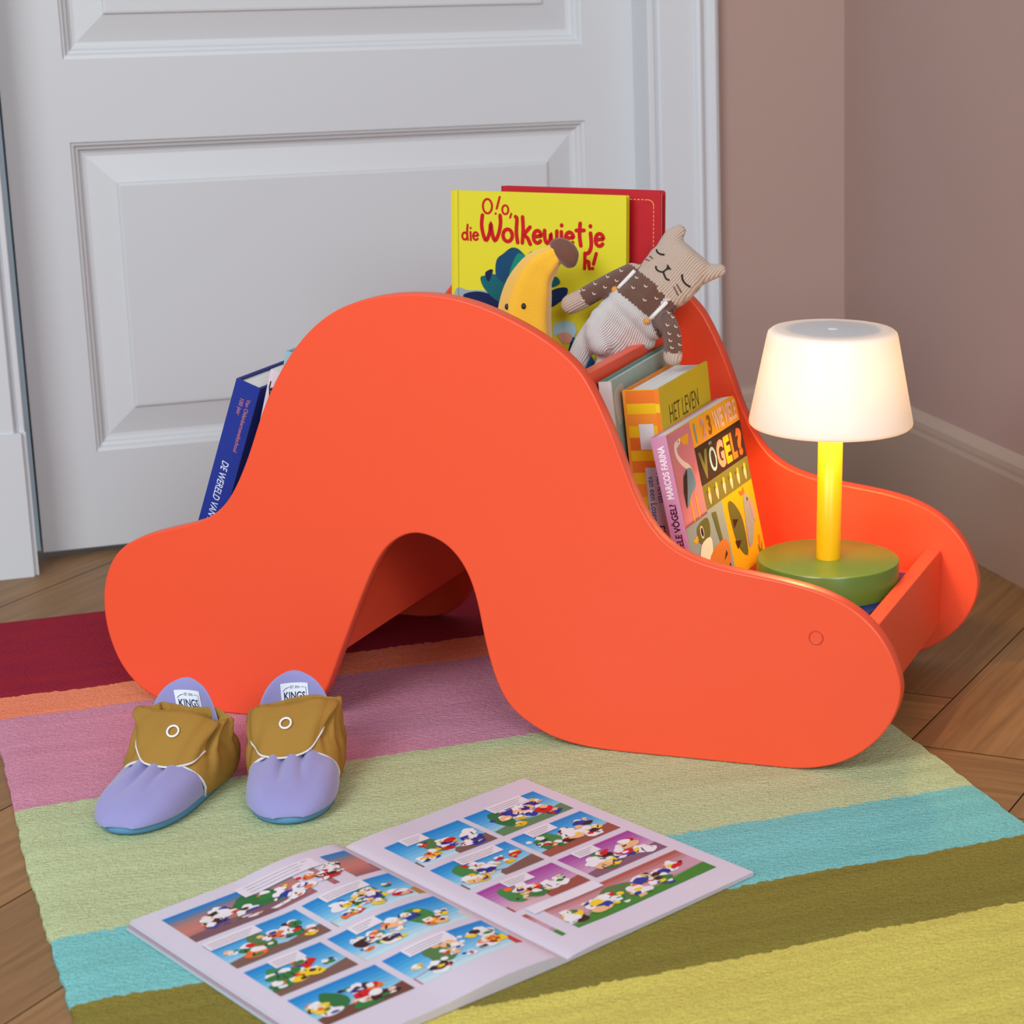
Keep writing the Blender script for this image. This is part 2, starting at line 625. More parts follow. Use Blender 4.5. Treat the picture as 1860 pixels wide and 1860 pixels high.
fb.add([(-3, -2, FZ - 0.003), (3, -2, FZ - 0.003), (3, 4, FZ - 0.003), (-3, 4, FZ - 0.003)], [[0, 1, 2, 3]], gap)
kcs += [(0, 0, 0)] * 4
fo = fb.build('floor')
a_ = fo.data.attributes.new('kc', 'FLOAT_VECTOR', 'POINT')
for i, c in enumerate(kcs):
    a_.data[i].vector = c
struct(fo)

X, Y = V((1, 0, 0)), V((0, 1, 0))
WY, WX = 2.835, 1.274            # wall faces
DX0, DX1 = 0.220, 1.003          # door slab
DY = 2.890
wb = MB()
wb.box((1.03, WY, FZ), X, Y, Z, WX + 0.12 - 1.03, 0.12, 2.6, WALL)
wb.box((-1.6, WY, FZ), X, Y, Z, 1.78, 0.12, 2.6, WALL)
wb.box((0.18, WY, 2.08), X, Y, Z, 0.85, 0.12, 0.514, WALL)
struct(wb.build('wall_back'))
wr = MB()
wr.box((WX, -1.2, FZ), X, Y, Z, 0.12, WY + 1.2, 2.6, WALL)
struct(wr.build('wall_right'))

# skirting boards with a rounded moulded top


def skirting(fn, length, name):
    m = MB()
    prof = [(0, 0), (0.014, 0), (0.014, 0.124), (0.0125, 0.130), (0.0125, 0.134), (0.0115, 0.141), (0.007, 0.148), (0, 0.151)]
    m.add([fn(0, a, b) for a, b in prof] + [fn(length, a, b) for a, b in prof],
          [[i, i + 1, len(prof) + i + 1, len(prof) + i] for i in range(len(prof) - 1)], BASEW)
    return struct(m.build(name))


skirting(lambda t, a, b: V((WX - a, -1.2 + t, FZ + b)), WY + 1.2, 'baseboard_right')
skirting(lambda t, a, b: V((1.092 + t, WY - a, FZ + b)), WX - 1.092, 'baseboard_back')
skirting(lambda t, a, b: V((-1.6 + t, WY - a, FZ + b)), 1.698, 'baseboard_left')

# door casing (architrave) : moulded profile swept on each side


def casing(x_in, sgn, name, width=0.092):
    m = MB()
    # (distance from the opening edge, protrusion)
    prof = [(0, -0.058), (0, 0.004), (0.0015, 0.006), (0.007, 0.006), (0.008, 0.003), (0.010, 0.003), (0.012, 0.009), (0.014, 0.011), (0.060, 0.011),
            (0.062, 0.016), (0.066, 0.018), (0.070, 0.016), (0.072, 0.0125), (0.078, 0.0125), (0.081, 0.016), (0.087, 0.017), (width, 0.014), (width, -0.0)]
    z1 = 2.1
    n = len(prof)
    vs = [V((x_in + sgn * a, WY - b, z)) for z in (0.0 if sgn > 0 else 0.16, z1) for a, b in prof]
    f = [[i, i + 1, n + i + 1, n + i] for i in range(n - 1)]
    m.add(vs, f, CASEW)
    if sgn < 0:   # plain plinth block at the foot
        m.box((x_in - 0.11, WY - 0.014, FZ), X, Y, Z, 0.104, 0.014, 0.17 - FZ, CASEW)
        m.box((x_in - 0.006, WY - 0.008, FZ), X, Y, Z, 0.006, 0.066, 0.17 - FZ, CASEW)
    else:
        m.add([V((x_in + sgn * a, WY - b, z)) for z in (FZ, 0.0) for a, b in prof], f, CASEW)
    return struct(m.build(name, recalc=False))


casing(0.999, 1, 'trim_1')
casing(0.208, -1, 'trim_2')
jb = MB()
jb.box((0.196, DY - 0.02, 0.012), X, Y, Z, 0.020, 0.09, 2.07, JAMB)
jb.box((1.006, DY - 0.05, FZ), X, Y, Z, 0.020, 0.12, 2.08, CASEW)
jb.box((0.196, DY - 0.05, 2.06), X, Y, Z, 0.83, 0.12, 0.03, CASEW)
struct(jb.build('trim_3'))

# door with raised-and-fielded panels


def door():
    m = MB()
    y = DY
    zb = 0.004
    px0, px1 = 0.293, 0.932
    rows = [(0.124, 0.500), (0.597, 1.30), (1.40, 1.95)]
    # stiles and rails (front skin as frame quads)
    def q(x0, z0, x1, z1, yy=y):
        m.add([(x0, yy, z0), (x1, yy, z0), (x1, yy, z1), (x0, yy, z1)], [[0, 1, 2, 3]], DOORW)
    q(DX0, zb, px0, 2.06)
    q(px1, zb, DX1, 2.06)
    zs = [zb] + [v for r in rows for v in r] + [2.06]
    for i in range(0, len(zs), 2):
        q(px0, zs[i], px1, zs[i + 1])
    m.box((DX0, y, zb), X, Y, Z, 0.0001, 0.04, 2.056, DOORW)
    m.box((DX0, y, zb), X, Y, Z, DX1 - DX0, 0.04, 0.0001, DOORW)
    m.add([(DX0, y + 0.04, zb), (DX1, y + 0.04, zb), (DX1, y + 0.04, 2.06), (DX0, y + 0.04, 2.06)], [[3, 2, 1, 0]], DOORW)
    m.add([(DX1, y, zb), (DX1, y + 0.04, zb), (DX1, y + 0.04, 2.06), (DX1, y, 2.06)], [[0, 1, 2, 3]], DOORW)
    # recess profile: (inset, depth)
    prof = [(0, 0), (0.000, 0.002), (0.004, 0.003), (0.006, 0.007), (0.009, 0.008), (0.011, 0.012), (0.014, 0.0135), (0.018, 0.014), (0.050, 0.0065), (0.0515, 0.0035), (0.054, 0.003)]
    for z0, z1 in rows:
        rr = []
        for ins, dp in prof:
            rr.append([V((px0 + ins, y + dp, z0 + ins)), V((px1 - ins, y + dp, z0 + ins)), V((px1 - ins, y + dp, z1 - ins)), V((px0 + ins, y + dp, z1 - ins))])
        m.rings(rr, DOORW, True, False, False)
        m.add(rr[-1], [[0, 1, 2, 3]], DOORW)
    return struct(m.build('door_1', recalc=False))


door()

# ================================================================== RUG
rg = MB()
RX0, RX1, RY0, RY1 = 0.111, 0.915, 0.90, 2.630
nx, ny = 60, 150
random.seed(3)
ex0 = [random.uniform(-0.0012, 0.0012) for _ in range(ny + 1)]
ex1 = [random.uniform(-0.0012, 0.0012) for _ in range(ny + 1)]
pts_t, fs = [], []
for j in range(ny + 1):
    yy = RY0 + (RY1 - RY0) * j / ny
    for i in range(nx + 1):
        t = i / nx
        xl = RX0 + ex0[j] + 0.002 * math.sin(yy * 9)
        xr = RX1 + ex1[j] + 0.003 * math.sin(yy * 7 + 1)
        xx = xl + (xr - xl) * t
        ed = min(i, nx - i, j, ny - j)
        z = -0.0003 * (ed > 0) + (-0.0022 if ed == 0 else 0)
        pts_t.append(V((xx, yy, z)))
for j in range(ny):
    for i in range(nx):
        a = j * (nx + 1) + i
        fs.append([a, a + 1, a + nx + 2, a + nx + 1])
RUG = rug_mat()
rg.add(pts_t, fs, RUG, True)
# edge skirt down to the floor
bd = [j * (nx + 1) for j in range(ny, -1, -1)] + list(range(1, nx + 1)) + [j * (nx + 1) + nx for j in range(1, ny + 1)] + [ny * (nx + 1) + i for i in range(nx - 1, 0, -1)]
top = [pts_t[i] for i in bd]
low = [V((p.x, p.y, FZ + 0.0002)) for p in top]
rg.rings([low, top], RUG, True, False, True)
for p in rg.v:
    p -= V((0, RY0, 0))
ro = rg.build('striped_rug')
ro.location = (0, RY0, 0)
tag(ro, 'flat woven rug in broad dark red, orange, pink, green, turquoise, olive and yellow stripes', 'rug')

# ================================================================== BOOKCASE
OUT = [(-0.1508, 0.1126), (-0.1467, 0.13), (-0.1367, 0.1506), (-0.1166, 0.169), (-0.082, 0.1826), (-0.0376, 0.1952), (-0.0138, 0.2095), (0.0026, 0.2298), (0.0199, 0.2635), (0.0385, 0.3090), (0.0560, 0.3420), (0.0755, 0.3700), (0.0995, 0.3945), (0.1276, 0.4125), (0.1618, 0.4235), (0.1953, 0.4280), (0.228, 0.4275), (0.2595, 0.4220), (0.2903, 0.4112), (0.3209, 0.3964), (0.3439, 0.3813), (0.362, 0.3644), (0.3736, 0.3457), (0.3831, 0.3260), (0.3926, 0.3038), (0.401, 0.2802), (0.4075, 0.2620), (0.4166, 0.2412), (0.4275, 0.2233), (0.4398, 0.2095), (0.4554, 0.1995), (0.4754, 0.1920), (0.4991, 0.1870), (0.5290, 0.1830), (0.5580, 0.1790), (0.5895, 0.1720), (0.6183, 0.1590), (0.6398, 0.1405), (0.6542, 0.1179), (0.6614, 0.0966), (0.6625, 0.0819), (0.6590, 0.0660), (0.6499, 0.0476), (0.6355, 0.0306), (0.6153, 0.0152), (0.5891, 0.0045), (0.5595, 0), (0.5222, 0), (0.4586, 0), (0.404, 0), (0.3653, 0.0008), (0.3376, 0.0047), (0.3190, 0.0100), (0.3022, 0.0185), (0.2863, 0.0298), (0.2745, 0.0442), (0.2662, 0.0634), (0.2605, 0.0843), (0.2562, 0.1054), (0.2527, 0.1275), (0.2485, 0.1468), (0.2425, 0.1640), (0.2321, 0.1810), (0.2154, 0.1945), (0.1909, 0.2005), (0.1680, 0.1910), (0.1510, 0.1725), (0.1370, 0.1455), (0.1257, 0.1210), (0.1155, 0.0975), (0.1047, 0.0730), (0.0941, 0.048), (0.083, 0.0270), (0.062, 0.007), (0.03, 0.0), (0, 0.0), (-0.042, 0.0001), (-0.0840, 0.0040), (-0.1110, 0.0137), (-0.1278, 0.0274), (-0.1405, 0.0460), (-0.1487, 0.0698), (-0.1516, 0.0920)]
OUT = catmull(OUT, 5)
for _ in range(3):
    n_ = len(OUT)
    OUT = [tuple((OUT[i - 1][c] + 2 * OUT[i][c] + OUT[(i + 1) % n_][c]) / 4 for c in (0, 1)) for i in range(n_)]
OUT = [(a, max(b, 0.0)) for a, b in OUT]


def inset(P, w):
    n = len(P)
    out = []
    ar = sum(P[i][0] * P[(i + 1) % n][1] - P[(i + 1) % n][0] * P[i][1] for i in range(n))
    sg = 1 if ar < 0 else -1
    for i in range(n):
        dx, dy = P[(i + 1) % n][0] - P[i - 1][0], P[(i + 1) % n][1] - P[i - 1][1]
        l = math.hypot(dx, dy) or 1
        out.append((P[i][0] + sg * dy / l * w, P[i][1] - sg * dx / l * w))
    return out


bc = thing('bookcase', 'coral orange wavy children\'s bookcase with an arched opening, standing on the rug', 'bookcase', B(0.2, 0.18, 0))


def side_panel(d0, th, name):
    m = MB()
    bv = 0.0016
    rr = []
    for ins, d in ((bv, d0), (bv * 0.3, d0 + bv * 0.3), (0, d0 + bv), (0, d0 + th - bv), (bv * 0.3, d0 + th - bv * 0.3), (bv, d0 + th)):
        P = inset(OUT, ins)
        rr.append([B(a, d, b) for a, b in P])
    m.rings(rr, ORANGE, True, False, True)
    m.add(rr[0], [list(range(len(OUT)))], ORANGE)
    m.add(rr[-1], [list(range(len(OUT)))[::-1]], ORANGE)
    o = m.build(name, bc)
    return o


side_panel(0.0, 0.016, 'side_panel')
side_panel(0.342, 0.016, 'side_panel')
DI, DW = 0.0162, 0.3256          # inner space between the panels


def board(name, s0, z0, s1, z1, th, label=None):
    """board running between the panels, from (s0,z0) to (s1,z1) in section; th to the +s / down side"""
    m = MB()
    ez = (U * (s1 - s0) + Z * (z1 - z0))
    l = ez.length
    ez.normalize()
    ey = ez.cross(Nn).normalized()
    if ey.dot(U) < 0:
        ey = -ey
    m.box(B(s0, DI, z0), Nn, ey, ez, DW, th, l, ORANGE)
    return m.build(name, bc, bevel=0.001)


board('end_board', 0.607, 0.041, 0.607, 0.1215, 0.016)
board('end_board', -0.112, 0.041, -0.112, 0.1215, 0.016)
board('divider_board', 0.350, 0.070, 0.3275, 0.345, 0.014)
board('divider_board', 0.080, 0.0665, 0.095, 0.345, 0.014)


def shelf(s0, s1, z):
    m = MB()
    m.box(B(s0, DI, z - 0.014), U, Nn, Z, s1 - s0, DW, 0.014, ORANGE)
    return m.build('shelf', bc, bevel=0.001)


shelf(0.3625, 0.6065, 0.098)
shelf(-0.0955, 0.081, 0.098)
shelf(0.106, 0.334, 0.229)
m = MB()
capc = B(0.5834, 0, 0.1294)
m.rings([[capc + U * (r * math.cos(t * PI / 12)) + Z * (r * math.sin(t * PI / 12)) + Nn * d for t in range(24)] for r, d in ((0.0071, -0.0001), (0.0068, -0.0006), (0.0060, -0.0007), (0.0056, 0.0), (0.0001, 0.0001))],
        mat('coral_screw_cap', (204, 62, 40), 0.45), True, False, True)
m.build('screw_cap', bc, recalc=True)

# ================================================================== BOOKS


class Book:
    def __init__(s, name, label, O, ex, ey, ez, w, t, h, cov, spine=None, back=None, ct=0.0022, over=0.003, rnd=0.0, fan=0.0, cat='book', group='books in the orange bookcase', pm=None):
        s.O, s.ex, s.ey, s.ez, s.w, s.t, s.h, s.ct = O, ex, ey, ez, w, t, h, ct
        s.root = thing(name, label, cat, O, group)
        cov, spine, back = [mat('cover_%d_%d_%d' % c, c, 0.5, 0.25) if isinstance(c, tuple) else c for c in (cov, spine or cov, back or cov)]
        cr = (0, 1, 1, 0)
        P = rrect(w, h, rnd or 0.0008, 5 if rnd else 1, cr)
        s.fm = MB()
        s.fm.prism(lambda x, y, k: O + ex * x + ez * y + ey * k, P, t - ct, t, cov)
        s.bm = MB()
        s.bm.prism(lambda x, y, k: O + ex * x + ez * y + ey * k, P, 0, ct, back)
        s.sm = MB()
        s.sm.prism(lambda x, y, k: O + ex * k + ey * x + ez * y, [(0, 0), (t, 0), (t, h), (0, h)], -ct * 0.8, 0.0002, spine)
        s.pm = MB()
        s.pm.box(O + ex * 0.001 + ey * ct + ez * over, ex, ey, ez, w - over - 0.001, t - 2 * ct, h - 2 * over, pm or PAGES)
        s.front = Art(s.fm, lambda x, y, l: O + ex * x + ez * y + ey * (t + l))
        s.spine = Art(s.sm, lambda x, y, l: O + ey * x + ez * y - ex * (ct * 0.8 + l))

    def done(s):
        O, ey = s.O, s.ey
        s.fm.build('front_cover', s.root)
        s.bm.build('back_cover', s.root)
        s.sm.build('spine', s.root)
        s.pm.build('pages', s.root, kcfn=lambda p: ((p - O).dot(ey), (p - O).dot(s.ex), (p - O).dot(s.ez)))
        return s.root


def tilt(a, b=0.0):
    """axes of a book standing with its spine to the viewer: a = lean of the top towards the arch"""
    ew = Nn * math.cos(b) + U * math.sin(b)
    et = U * math.cos(b) - Nn * math.sin(b)
    eh = Z * math.cos(a) - et * math.sin(a)
    et2 = et * math.cos(a) + Z * math.sin(a)
    return ew, et2, eh


rad = math.radians
SZ = 0.0985
# ---- counting picture book with birds
ew, et, eh = tilt(rad(11.08), rad(1.67))
bk = Book('picture_book', 'bird picture book with pink spine and yellow cover lettered VÖGEL, nearest the lamp', B(0.4403, 0.070, SZ), ew, et, eh, 0.194, 0.0161, 0.194, (240, 170, 20), (206, 144, 176), (206, 144, 176), ct=0.0018, over=0.0012, rnd=0.010)
W, H = bk.w, bk.h
f_ = bk.front


def R_(x0, y0, x1, y1, c, l=1):
    f_.rect(x0 * W, y0 * H, x1 * W, y1 * H, c, l)


PINK, YEL, BRN, OLV, GRB = (208, 128, 140), (243, 178, 20), (52, 34, 26), (112, 112, 50), (138, 156, 158)
c_split = 0.31
R_(0, 0.53, c_split, 0.985, PINK)
f_.rect(0, 0.985 * H, c_split * W, H, PINK, 1)
R_(c_split, 0.67, 1, 0.865, BRN)
R_(c_split, 0.545, 1, 0.67, OLV)
R_(0, 0.13, 0.53, 0.545, GRB)
R_(0.0, 0.02, 0.53, 0.13, (52, 72, 50))
R_(0.53, 0.02, 1, 0.13, (222, 92, 40))
for i, (ch, c) in enumerate((('1', (120, 160, 170)), ('2', (214, 150, 165)), ('3', (150, 90, 50)))):
    f_.text(ch, (0.355 + i * 0.095) * W, 0.885 * H, 0.026, c, 2, bold=0.03, sx=0.85)
f_.text('WIE VIELE', 0.63 * W, 0.887 * H, 0.026, (244, 214, 190), 2, bold=0.03, width=0.34 * W)
xx = 0.34
for ch, c, wd in (('V', (112, 116, 56), 0.125), ('Ö', (150, 190, 196), 0.10), ('G', (240, 140, 120), 0.105), ('E', (222, 158, 18), 0.085), ('L', (196, 110, 40), 0.075), ('?', (230, 96, 40), 0.085)):
    f_.text(ch, xx * W, 0.700 * H, 0.0350, c, 2, bold=0.0 if ch == 'Ö' else 0.05, width=wd * W)
    if ch == 'Ö':
        f_.text(ch, (xx + 0.010) * W, 0.700 * H, 0.0350, c, 2.1, bold=0.0, width=wd * W * 0.85)
    xx += wd + 0.012
for i in range(6):
    cx, cy = (0.385 + i * 0.108) * W, 0.60 * H
    f_.blob([(cx, cy - 0.008), (cx + 0.0032, cy - 0.002), (cx + 0.0028, cy + 0.004), (cx - 0.0034, cy + 0.003), (cx - 0.0030, cy - 0.003)], (244, 190, 160), 2)
    f_.ell(cx + 0.0008, cy + 0.0062, 0.0025, 0.0030, (244, 200, 40), 3, 12)
    f_.poly([(cx + 0.003, cy + 0.006), (cx + 0.0058, cy + 0.0064), (cx + 0.003, cy + 0.0072)], (236, 130, 30), 3)
    f_.ell(cx + 0.0012, cy + 0.0068, 0.0006, 0.0006, (20, 20, 20), 4, 6)
    f_.stroke([(cx - 0.004, cy + 0.001), (cx - 0.0062, cy + 0.006)], 0.001, (40, 40, 20), 2)
# long-necked bird on the pink column
f_.stroke(catmull([(0.105 * W, 0.935 * H), (0.075 * W, 0.925 * H), (0.075 * W, 0.88 * H), (0.13 * W, 0.83 * H), (0.20 * W, 0.79 * H), (0.225 * W, 0.74 * H)], 4, False), 0.0062, (240, 222, 206), 2)
f_.blob([(0.10 * W, 0.945 * H), (0.15 * W, 0.955 * H), (0.14 * W, 0.93 * H), (0.10 * W, 0.925 * H)], (240, 222, 206), 3)
f_.poly([(0.13 * W, 0.955 * H), (0.27 * W, 0.955 * H), (0.24 * W, 0.90 * H), (0.18 * W, 0.915 * H)], (236, 170, 30), 2)
f_.ell(0.12 * W, 0.942 * H, 0.001, 0.001, (20, 20, 20), 4, 8)
f_.blob([(0.16 * W, 0.795 * H), (0.22 * W, 0.78 * H), (0.235 * W, 0.70 * H), (0.15 * W, 0.665 * H), (0.08 * W, 0.62 * H), (0.07 * W, 0.70 * H), (0.10 * W, 0.77 * H)], (110, 146, 164), 3)
f_.poly([(0.16 * W, 0.795 * H), (0.115 * W, 0.70 * H), (0.065 * W, 0.615 * H), (0.065 * W, 0.70 * H), (0.10 * W, 0.77 * H)], (32, 28, 28), 4)
for q in (0.13, 0.205):
    f_.stroke([(q * W, 0.66 * H), (q * W, 0.545 * H)], 0.0035, (230, 170, 30), 2)
# bird on grey, bird on yellow
f_.blob([(0.14 * W, 0.50 * H), (0.29 * W, 0.515 * H), (0.30 * W, 0.44 * H), (0.24 * W, 0.41 * H), (0.14 * W, 0.42 * H)], (92, 100, 52), 2)
f_.ell(0.19 * W, 0.465 * H, 0.0045, 0.0062, (236, 226, 214), 3)
f_.ell(0.19 * W, 0.465 * H, 0.003, 0.0046, (36, 26, 22), 4)
f_.poly([(0.13 * W, 0.465 * H), (0.06 * W, 0.45 * H), (0.09 * W, 0.43 * H), (0.13 * W, 0.44 * H)], (240, 170, 20), 2)
f_.blob([(0.16 * W, 0.41 * H), (0.29 * W, 0.41 * H), (0.25 * W, 0.31 * H), (0.08 * W, 0.25 * H), (0.10 * W, 0.34 * H)], (240, 222, 206), 3)
f_.blob([(0.24 * W, 0.33 * H), (0.46 * W, 0.36 * H), (0.50 * W, 0.27 * H), (0.42 * W, 0.17 * H), (0.24 * W, 0.15 * H), (0.20 * W, 0.24 * H)], (200, 120, 50), 4)
f_.blob([(0.09 * W, 0.26 * H), (0.22 * W, 0.28 * H), (0.26 * W, 0.14 * H), (0.13 * W, 0.14 * H)], (240, 180, 30), 3)
for a, b in ((0.40, 0.28), (0.33, 0.22), (0.42, 0.21)):
    f_.poly([(a * W, (b - 0.02) * H), ((a + 0.06) * W, b * H), ((a + 0.05) * W, (b + 0.025) * H)], (70, 36, 24), 5)
f_.poly([(0.36 * W, 0.52 * H), (0.42 * W, 0.515 * H), (0.44 * W, 0.35 * H), (0.40 * W, 0.36 * H)], (92, 100, 52), 3)
f_.blob([(0.60 * W, 0.50 * H), (0.68 * W, 0.49 * H), (0.76 * W, 0.38 * H), (0.74 * W, 0.20 * H), (0.62 * W, 0.30 * H)], (92, 96, 46), 2)
f_.poly([(0.62 * W, 0.42 * H), (0.70 * W, 0.40 * H), (0.62 * W, 0.37 * H)], (60, 30, 24), 3)
f_.poly([(0.60 * W, 0.31 * H), (0.69 * W, 0.29 * H), (0.62 * W, 0.26 * H)], (60, 30, 24), 3)
f_.blob([(0.84 * W, 0.50 * H), (0.90 * W, 0.47 * H), (0.93 * W, 0.36 * H), (0.84 * W, 0.24 * H), (0.78 * W, 0.24 * H), (0.80 * W, 0.38 * H)], (150, 156, 160), 2)
f_.blob([(0.90 * W, 0.46 * H), (0.955 * W, 0.42 * H), (0.93 * W, 0.33 * H)], (230, 150, 140), 3)
f_.ell(0.875 * W, 0.465 * H, 0.0015, 0.002, (40, 40, 40), 3)
f_.poly([(0.80 * W, 0.50 * H), (0.78 * W, 0.53 * H), (0.82 * W, 0.52 * H), (0.85 * W, 0.54 * H), (0.86 * W, 0.50 * H)], (236, 110, 40), 3)
f_.stroke([(0.93 * W, 0.20 * H), (0.94 * W, 0.25 * H)], 0.003, (230, 110, 60), 3)
f_.poly([(0.90 * W, 0.22 * H), (0.93 * W, 0.17 * H), (0.98 * W, 0.23 * H), (0.94 * W, 0.155 * H), (0.91 * W, 0.155 * H)], (110, 110, 50), 3)
f_.text('MARCOS FARINA', 0.60 * W, 0.065 * H, 0.010, (244, 220, 205), 2, bold=0.02)
bk.spine.text('MARCOS FARINA', 0.0115, H - 0.0605, 0.0092, (248, 236, 240), 1, rot=PI / 2, bold=0.03, width=0.0515)
bk.spine.text('123 WIE VIELE VÖGEL?', 0.0115, H - 0.1430, 0.0092, (70, 24, 50), 1, rot=PI / 2, bold=0.03, width=0.0775)
bk.done()

# ---- yellow checked hardback
ew, et, eh = tilt(rad(4.74), rad(0.6))
bk = Book('story_book', 'thick yellow hardback with orange checked spine and white label, behind the bird book', B(0.3837, 0.102, SZ), ew, et, eh, 0.142, 0.0366, 0.2285, (196, 176, 22), (236, 190, 26), (222, 132, 40), ct=0.0024)
W, H, T = bk.w, bk.h, bk.t
bk.front.text('HET LEVEN', 0.022, H - 0.038, 0.026, (84, 66, 24), 1, width=0.084, bold=-0.004)
bk.front.text('VAN EEN LOSER', 0.016, H - 0.085, 0.026, (84, 66, 24), 1, width=0.105, bold=-0.008)
ora = [(232, 120, 44), (238, 142, 50), (226, 108, 40)]
for i in range(13):
    y1 = H - i * 0.0228 - 0.0005
    y0 = y1 - 0.0125 + (0.001 if i % 2 else 0)
    if y0 < 0: break
    bk.spine.rect(0, y0, T, y1, ora[i % 3], 1)
bk.spine.rect(0, 0, 0.0030, H, (236, 150, 50), 2)
bk.spine.rect(T - 0.0042, 0, T, H, (238, 128, 44), 2)
for i in range(7):
    y1 = H - 0.0140 - i * 0.0456
    if y1 > 0.01: bk.spine.rect(T - 0.0042, y1 - 0.0085, T, y1, (244, 200, 40), 3)
bk.spine.rect(0.0135, H - 0.0580, 0.0285, H - 0.0330, (218, 218, 216), 4)
bk.spine.rect(0.0155, 0.004, 0.0345, H - 0.0755, (196, 200, 212), 4)
bk.spine.text('Het leven', 0.0262, H - 0.081, 0.0098, (40, 48, 92), 5, rot=-PI / 2, width=0.029)
bk.spine.text('van een Loser', 0.0180, H - 0.084, 0.0092, (40, 48, 92), 5, rot=-PI / 2, width=0.044)
bk.spine.text('EEN HOOP', 0.0215, H - 0.133, 0.012, (40, 48, 92), 5, rot=-PI / 2, bold=0.01, width=0.046)
bk.done()

# ---- pale green thin hardback against the divider
ew, et, eh = tilt(rad(4.7), rad(-1.0))
bk = Book('picture_book', 'thin pale green hardback leaning against the divider behind the yellow book', B(0.3660, 0.088, SZ), ew, et, eh, 0.205, 0.0125, 0.2385, (156, 178, 168), (214, 220, 216), (110, 150, 140), rnd=0.008)
W, H = bk.w, bk.h
bk.front.blob([(0.004, H - 0.012), (0.030, H - 0.008), (0.028, H - 0.035), (0.012, H - 0.045), (0.003, H - 0.030)], (196, 188, 176), 1)
bk.front.blob([(0.012, H - 0.11), (0.020, H - 0.10), (0.024, H - 0.13), (0.014, H - 0.135)], (44, 60, 70), 1)
bk.done()

# ---- left compartment
ew, et, eh = tilt(rad(-20.25), rad(0.97))
bk = Book('hardback_book', 'dark blue hardback with white lettered spine, leaning in the left compartment', B(-0.1030, 0.060, 0.0985), ew, et, eh, 0.150, 0.0268, 0.2435, (30, 44, 130), (34, 52, 140), (30, 40, 120), ct=0.0026)
T, H = bk.t, bk.h
bk.spine.text('Van Oldenbarneveltschool', 0.0165, H - 0.0155, 0.0062, (214, 128, 104), 1, rot=-PI / 2, width=0.0570)
bk.spine.text('100 jaar', 0.0095, H - 0.0175, 0.0062, (214, 128, 104), 1, rot=-PI / 2, width=0.0175)
bk.spine.text('DE WERELD VAN DE', 0.0085, H - 0.0860, 0.0108, (218, 226, 238), 1, rot=-PI / 2, shear=0.2, width=0.0735, bold=0.005)
bk.done()
ew, et, eh = tilt(rad(-16.5), rad(0.5))
bk = Book('paperback_book', 'pale pink paperback with a black figure on its spine, beside the blue hardback', B(-0.0555 + 0.0045, 0.056, 0.0985), ew, et, eh, 0.140, 0.0105, 0.2500, (224, 206, 214), (222, 204, 212), (224, 210, 214), ct=0.0006, over=0.0003, pm=PAPER)
T, H = bk.t, bk.h
K = (22, 18, 20)
bk.spine.blob([(0.0048, H - 0.022), (0.0078, H - 0.026), (0.0083, H - 0.036), (0.0058, H - 0.046), (0.0034, H - 0.048), (0.0032, H - 0.034)], K, 1)
bk.spine.ell(0.0054, H - 0.0195, 0.0016, 0.0022, K, 1)
for p in ([(0.0045, H - 0.026), (0.0026, H - 0.018), (0.0028, H - 0.012)], [(0.0076, H - 0.027), (0.0096, H - 0.031)], [(0.0045, H - 0.046), (0.0028, H - 0.054), (0.0014, H - 0.057)], [(0.0056, H - 0.045), (0.0064, H - 0.053)]):
    bk.spine.stroke(p, 0.0013, K, 1)
bk.done()
ew, et, eh = tilt(rad(-12), 0)
bk = Book('picture_book', 'tall pale blue book rising just above the left curve of the bookcase', B(-0.0245, 0.070, 0.0985), ew, et, eh, 0.19, 0.020, 0.2615, (150, 186, 200), (150, 186, 200), (150, 186, 200))
bk.done()

# ---- yellow and red covers facing out of the top bin
LN = rad(5.0)
ex_ = U.copy()
ez_ = Z * math.cos(LN) + Nn * math.sin(LN)
ey_ = -(Nn * math.cos(LN) - Z * math.sin(LN))
zt = 0.2295
bk = Book('story_book', 'bright yellow children\'s book with big red title, standing in the top bin', B(0.1195, 0.262, zt), ex_, ey_, ez_, 0.1900, 0.0090, 0.2585, (216, 204, 40), (220, 200, 34), (216, 204, 40), ct=0.0022)
W, H = bk.w, bk.h
f_ = bk.front
RED = (190, 12, 20)
pw = W / 316.0        # one photo pixel on the cover


def cp(x, y):          # cover coordinates of a photo pixel (cover TL = 821,352)
    return ((x - 821) * pw, H - (y - 352 - 0.019 * (x - 821)) * pw)


def C(*pts):
    return [cp(*p) for p in pts]


x, y = cp(874, 391)
f_.brush('O!', x, y, 0.0185, 0.0023, RED, 2, sx=1.15)
x, y = cp(911, 392)
f_.brush('o,', x, y, 0.019, 0.0021, RED, 2, sx=0.9)
x, y = cp(837, 436)
f_.brush('die', x, y, 0.0165, 0.0023, RED, 2)
x, y = cp(872, 437)
f_.brush('Wolkewietje', x, y, 0.0262, 0.0040, RED, 2, sx=0.985, rot=-0.012)
x, y = cp(1060, 481)
f_.brush('h!', x, y, 0.0165, 0.0035, RED, 2, sx=1.1)
x, y = cp(1000, 480)
f_.rect(0.0055, 0, 0.0065, H, (196, 176, 30), 1)
BL1, BL2, GRN = (16, 66, 100), (12, 92, 100), (10, 128, 104)
f_.rect(0.0070, 0, W, H - 172 * pw, (150, 168, 172), 1) if False else None
f_.blob(C((826, 520), (850, 522), (880, 523), (910, 540), (905, 575), (880, 575), (826, 560)), (146, 160, 164), 1)
f_.blob(C((840, 530), (870, 524), (905, 535), (920, 560), (915, 585), (880, 570), (850, 545)), (14, 26, 72), 2)
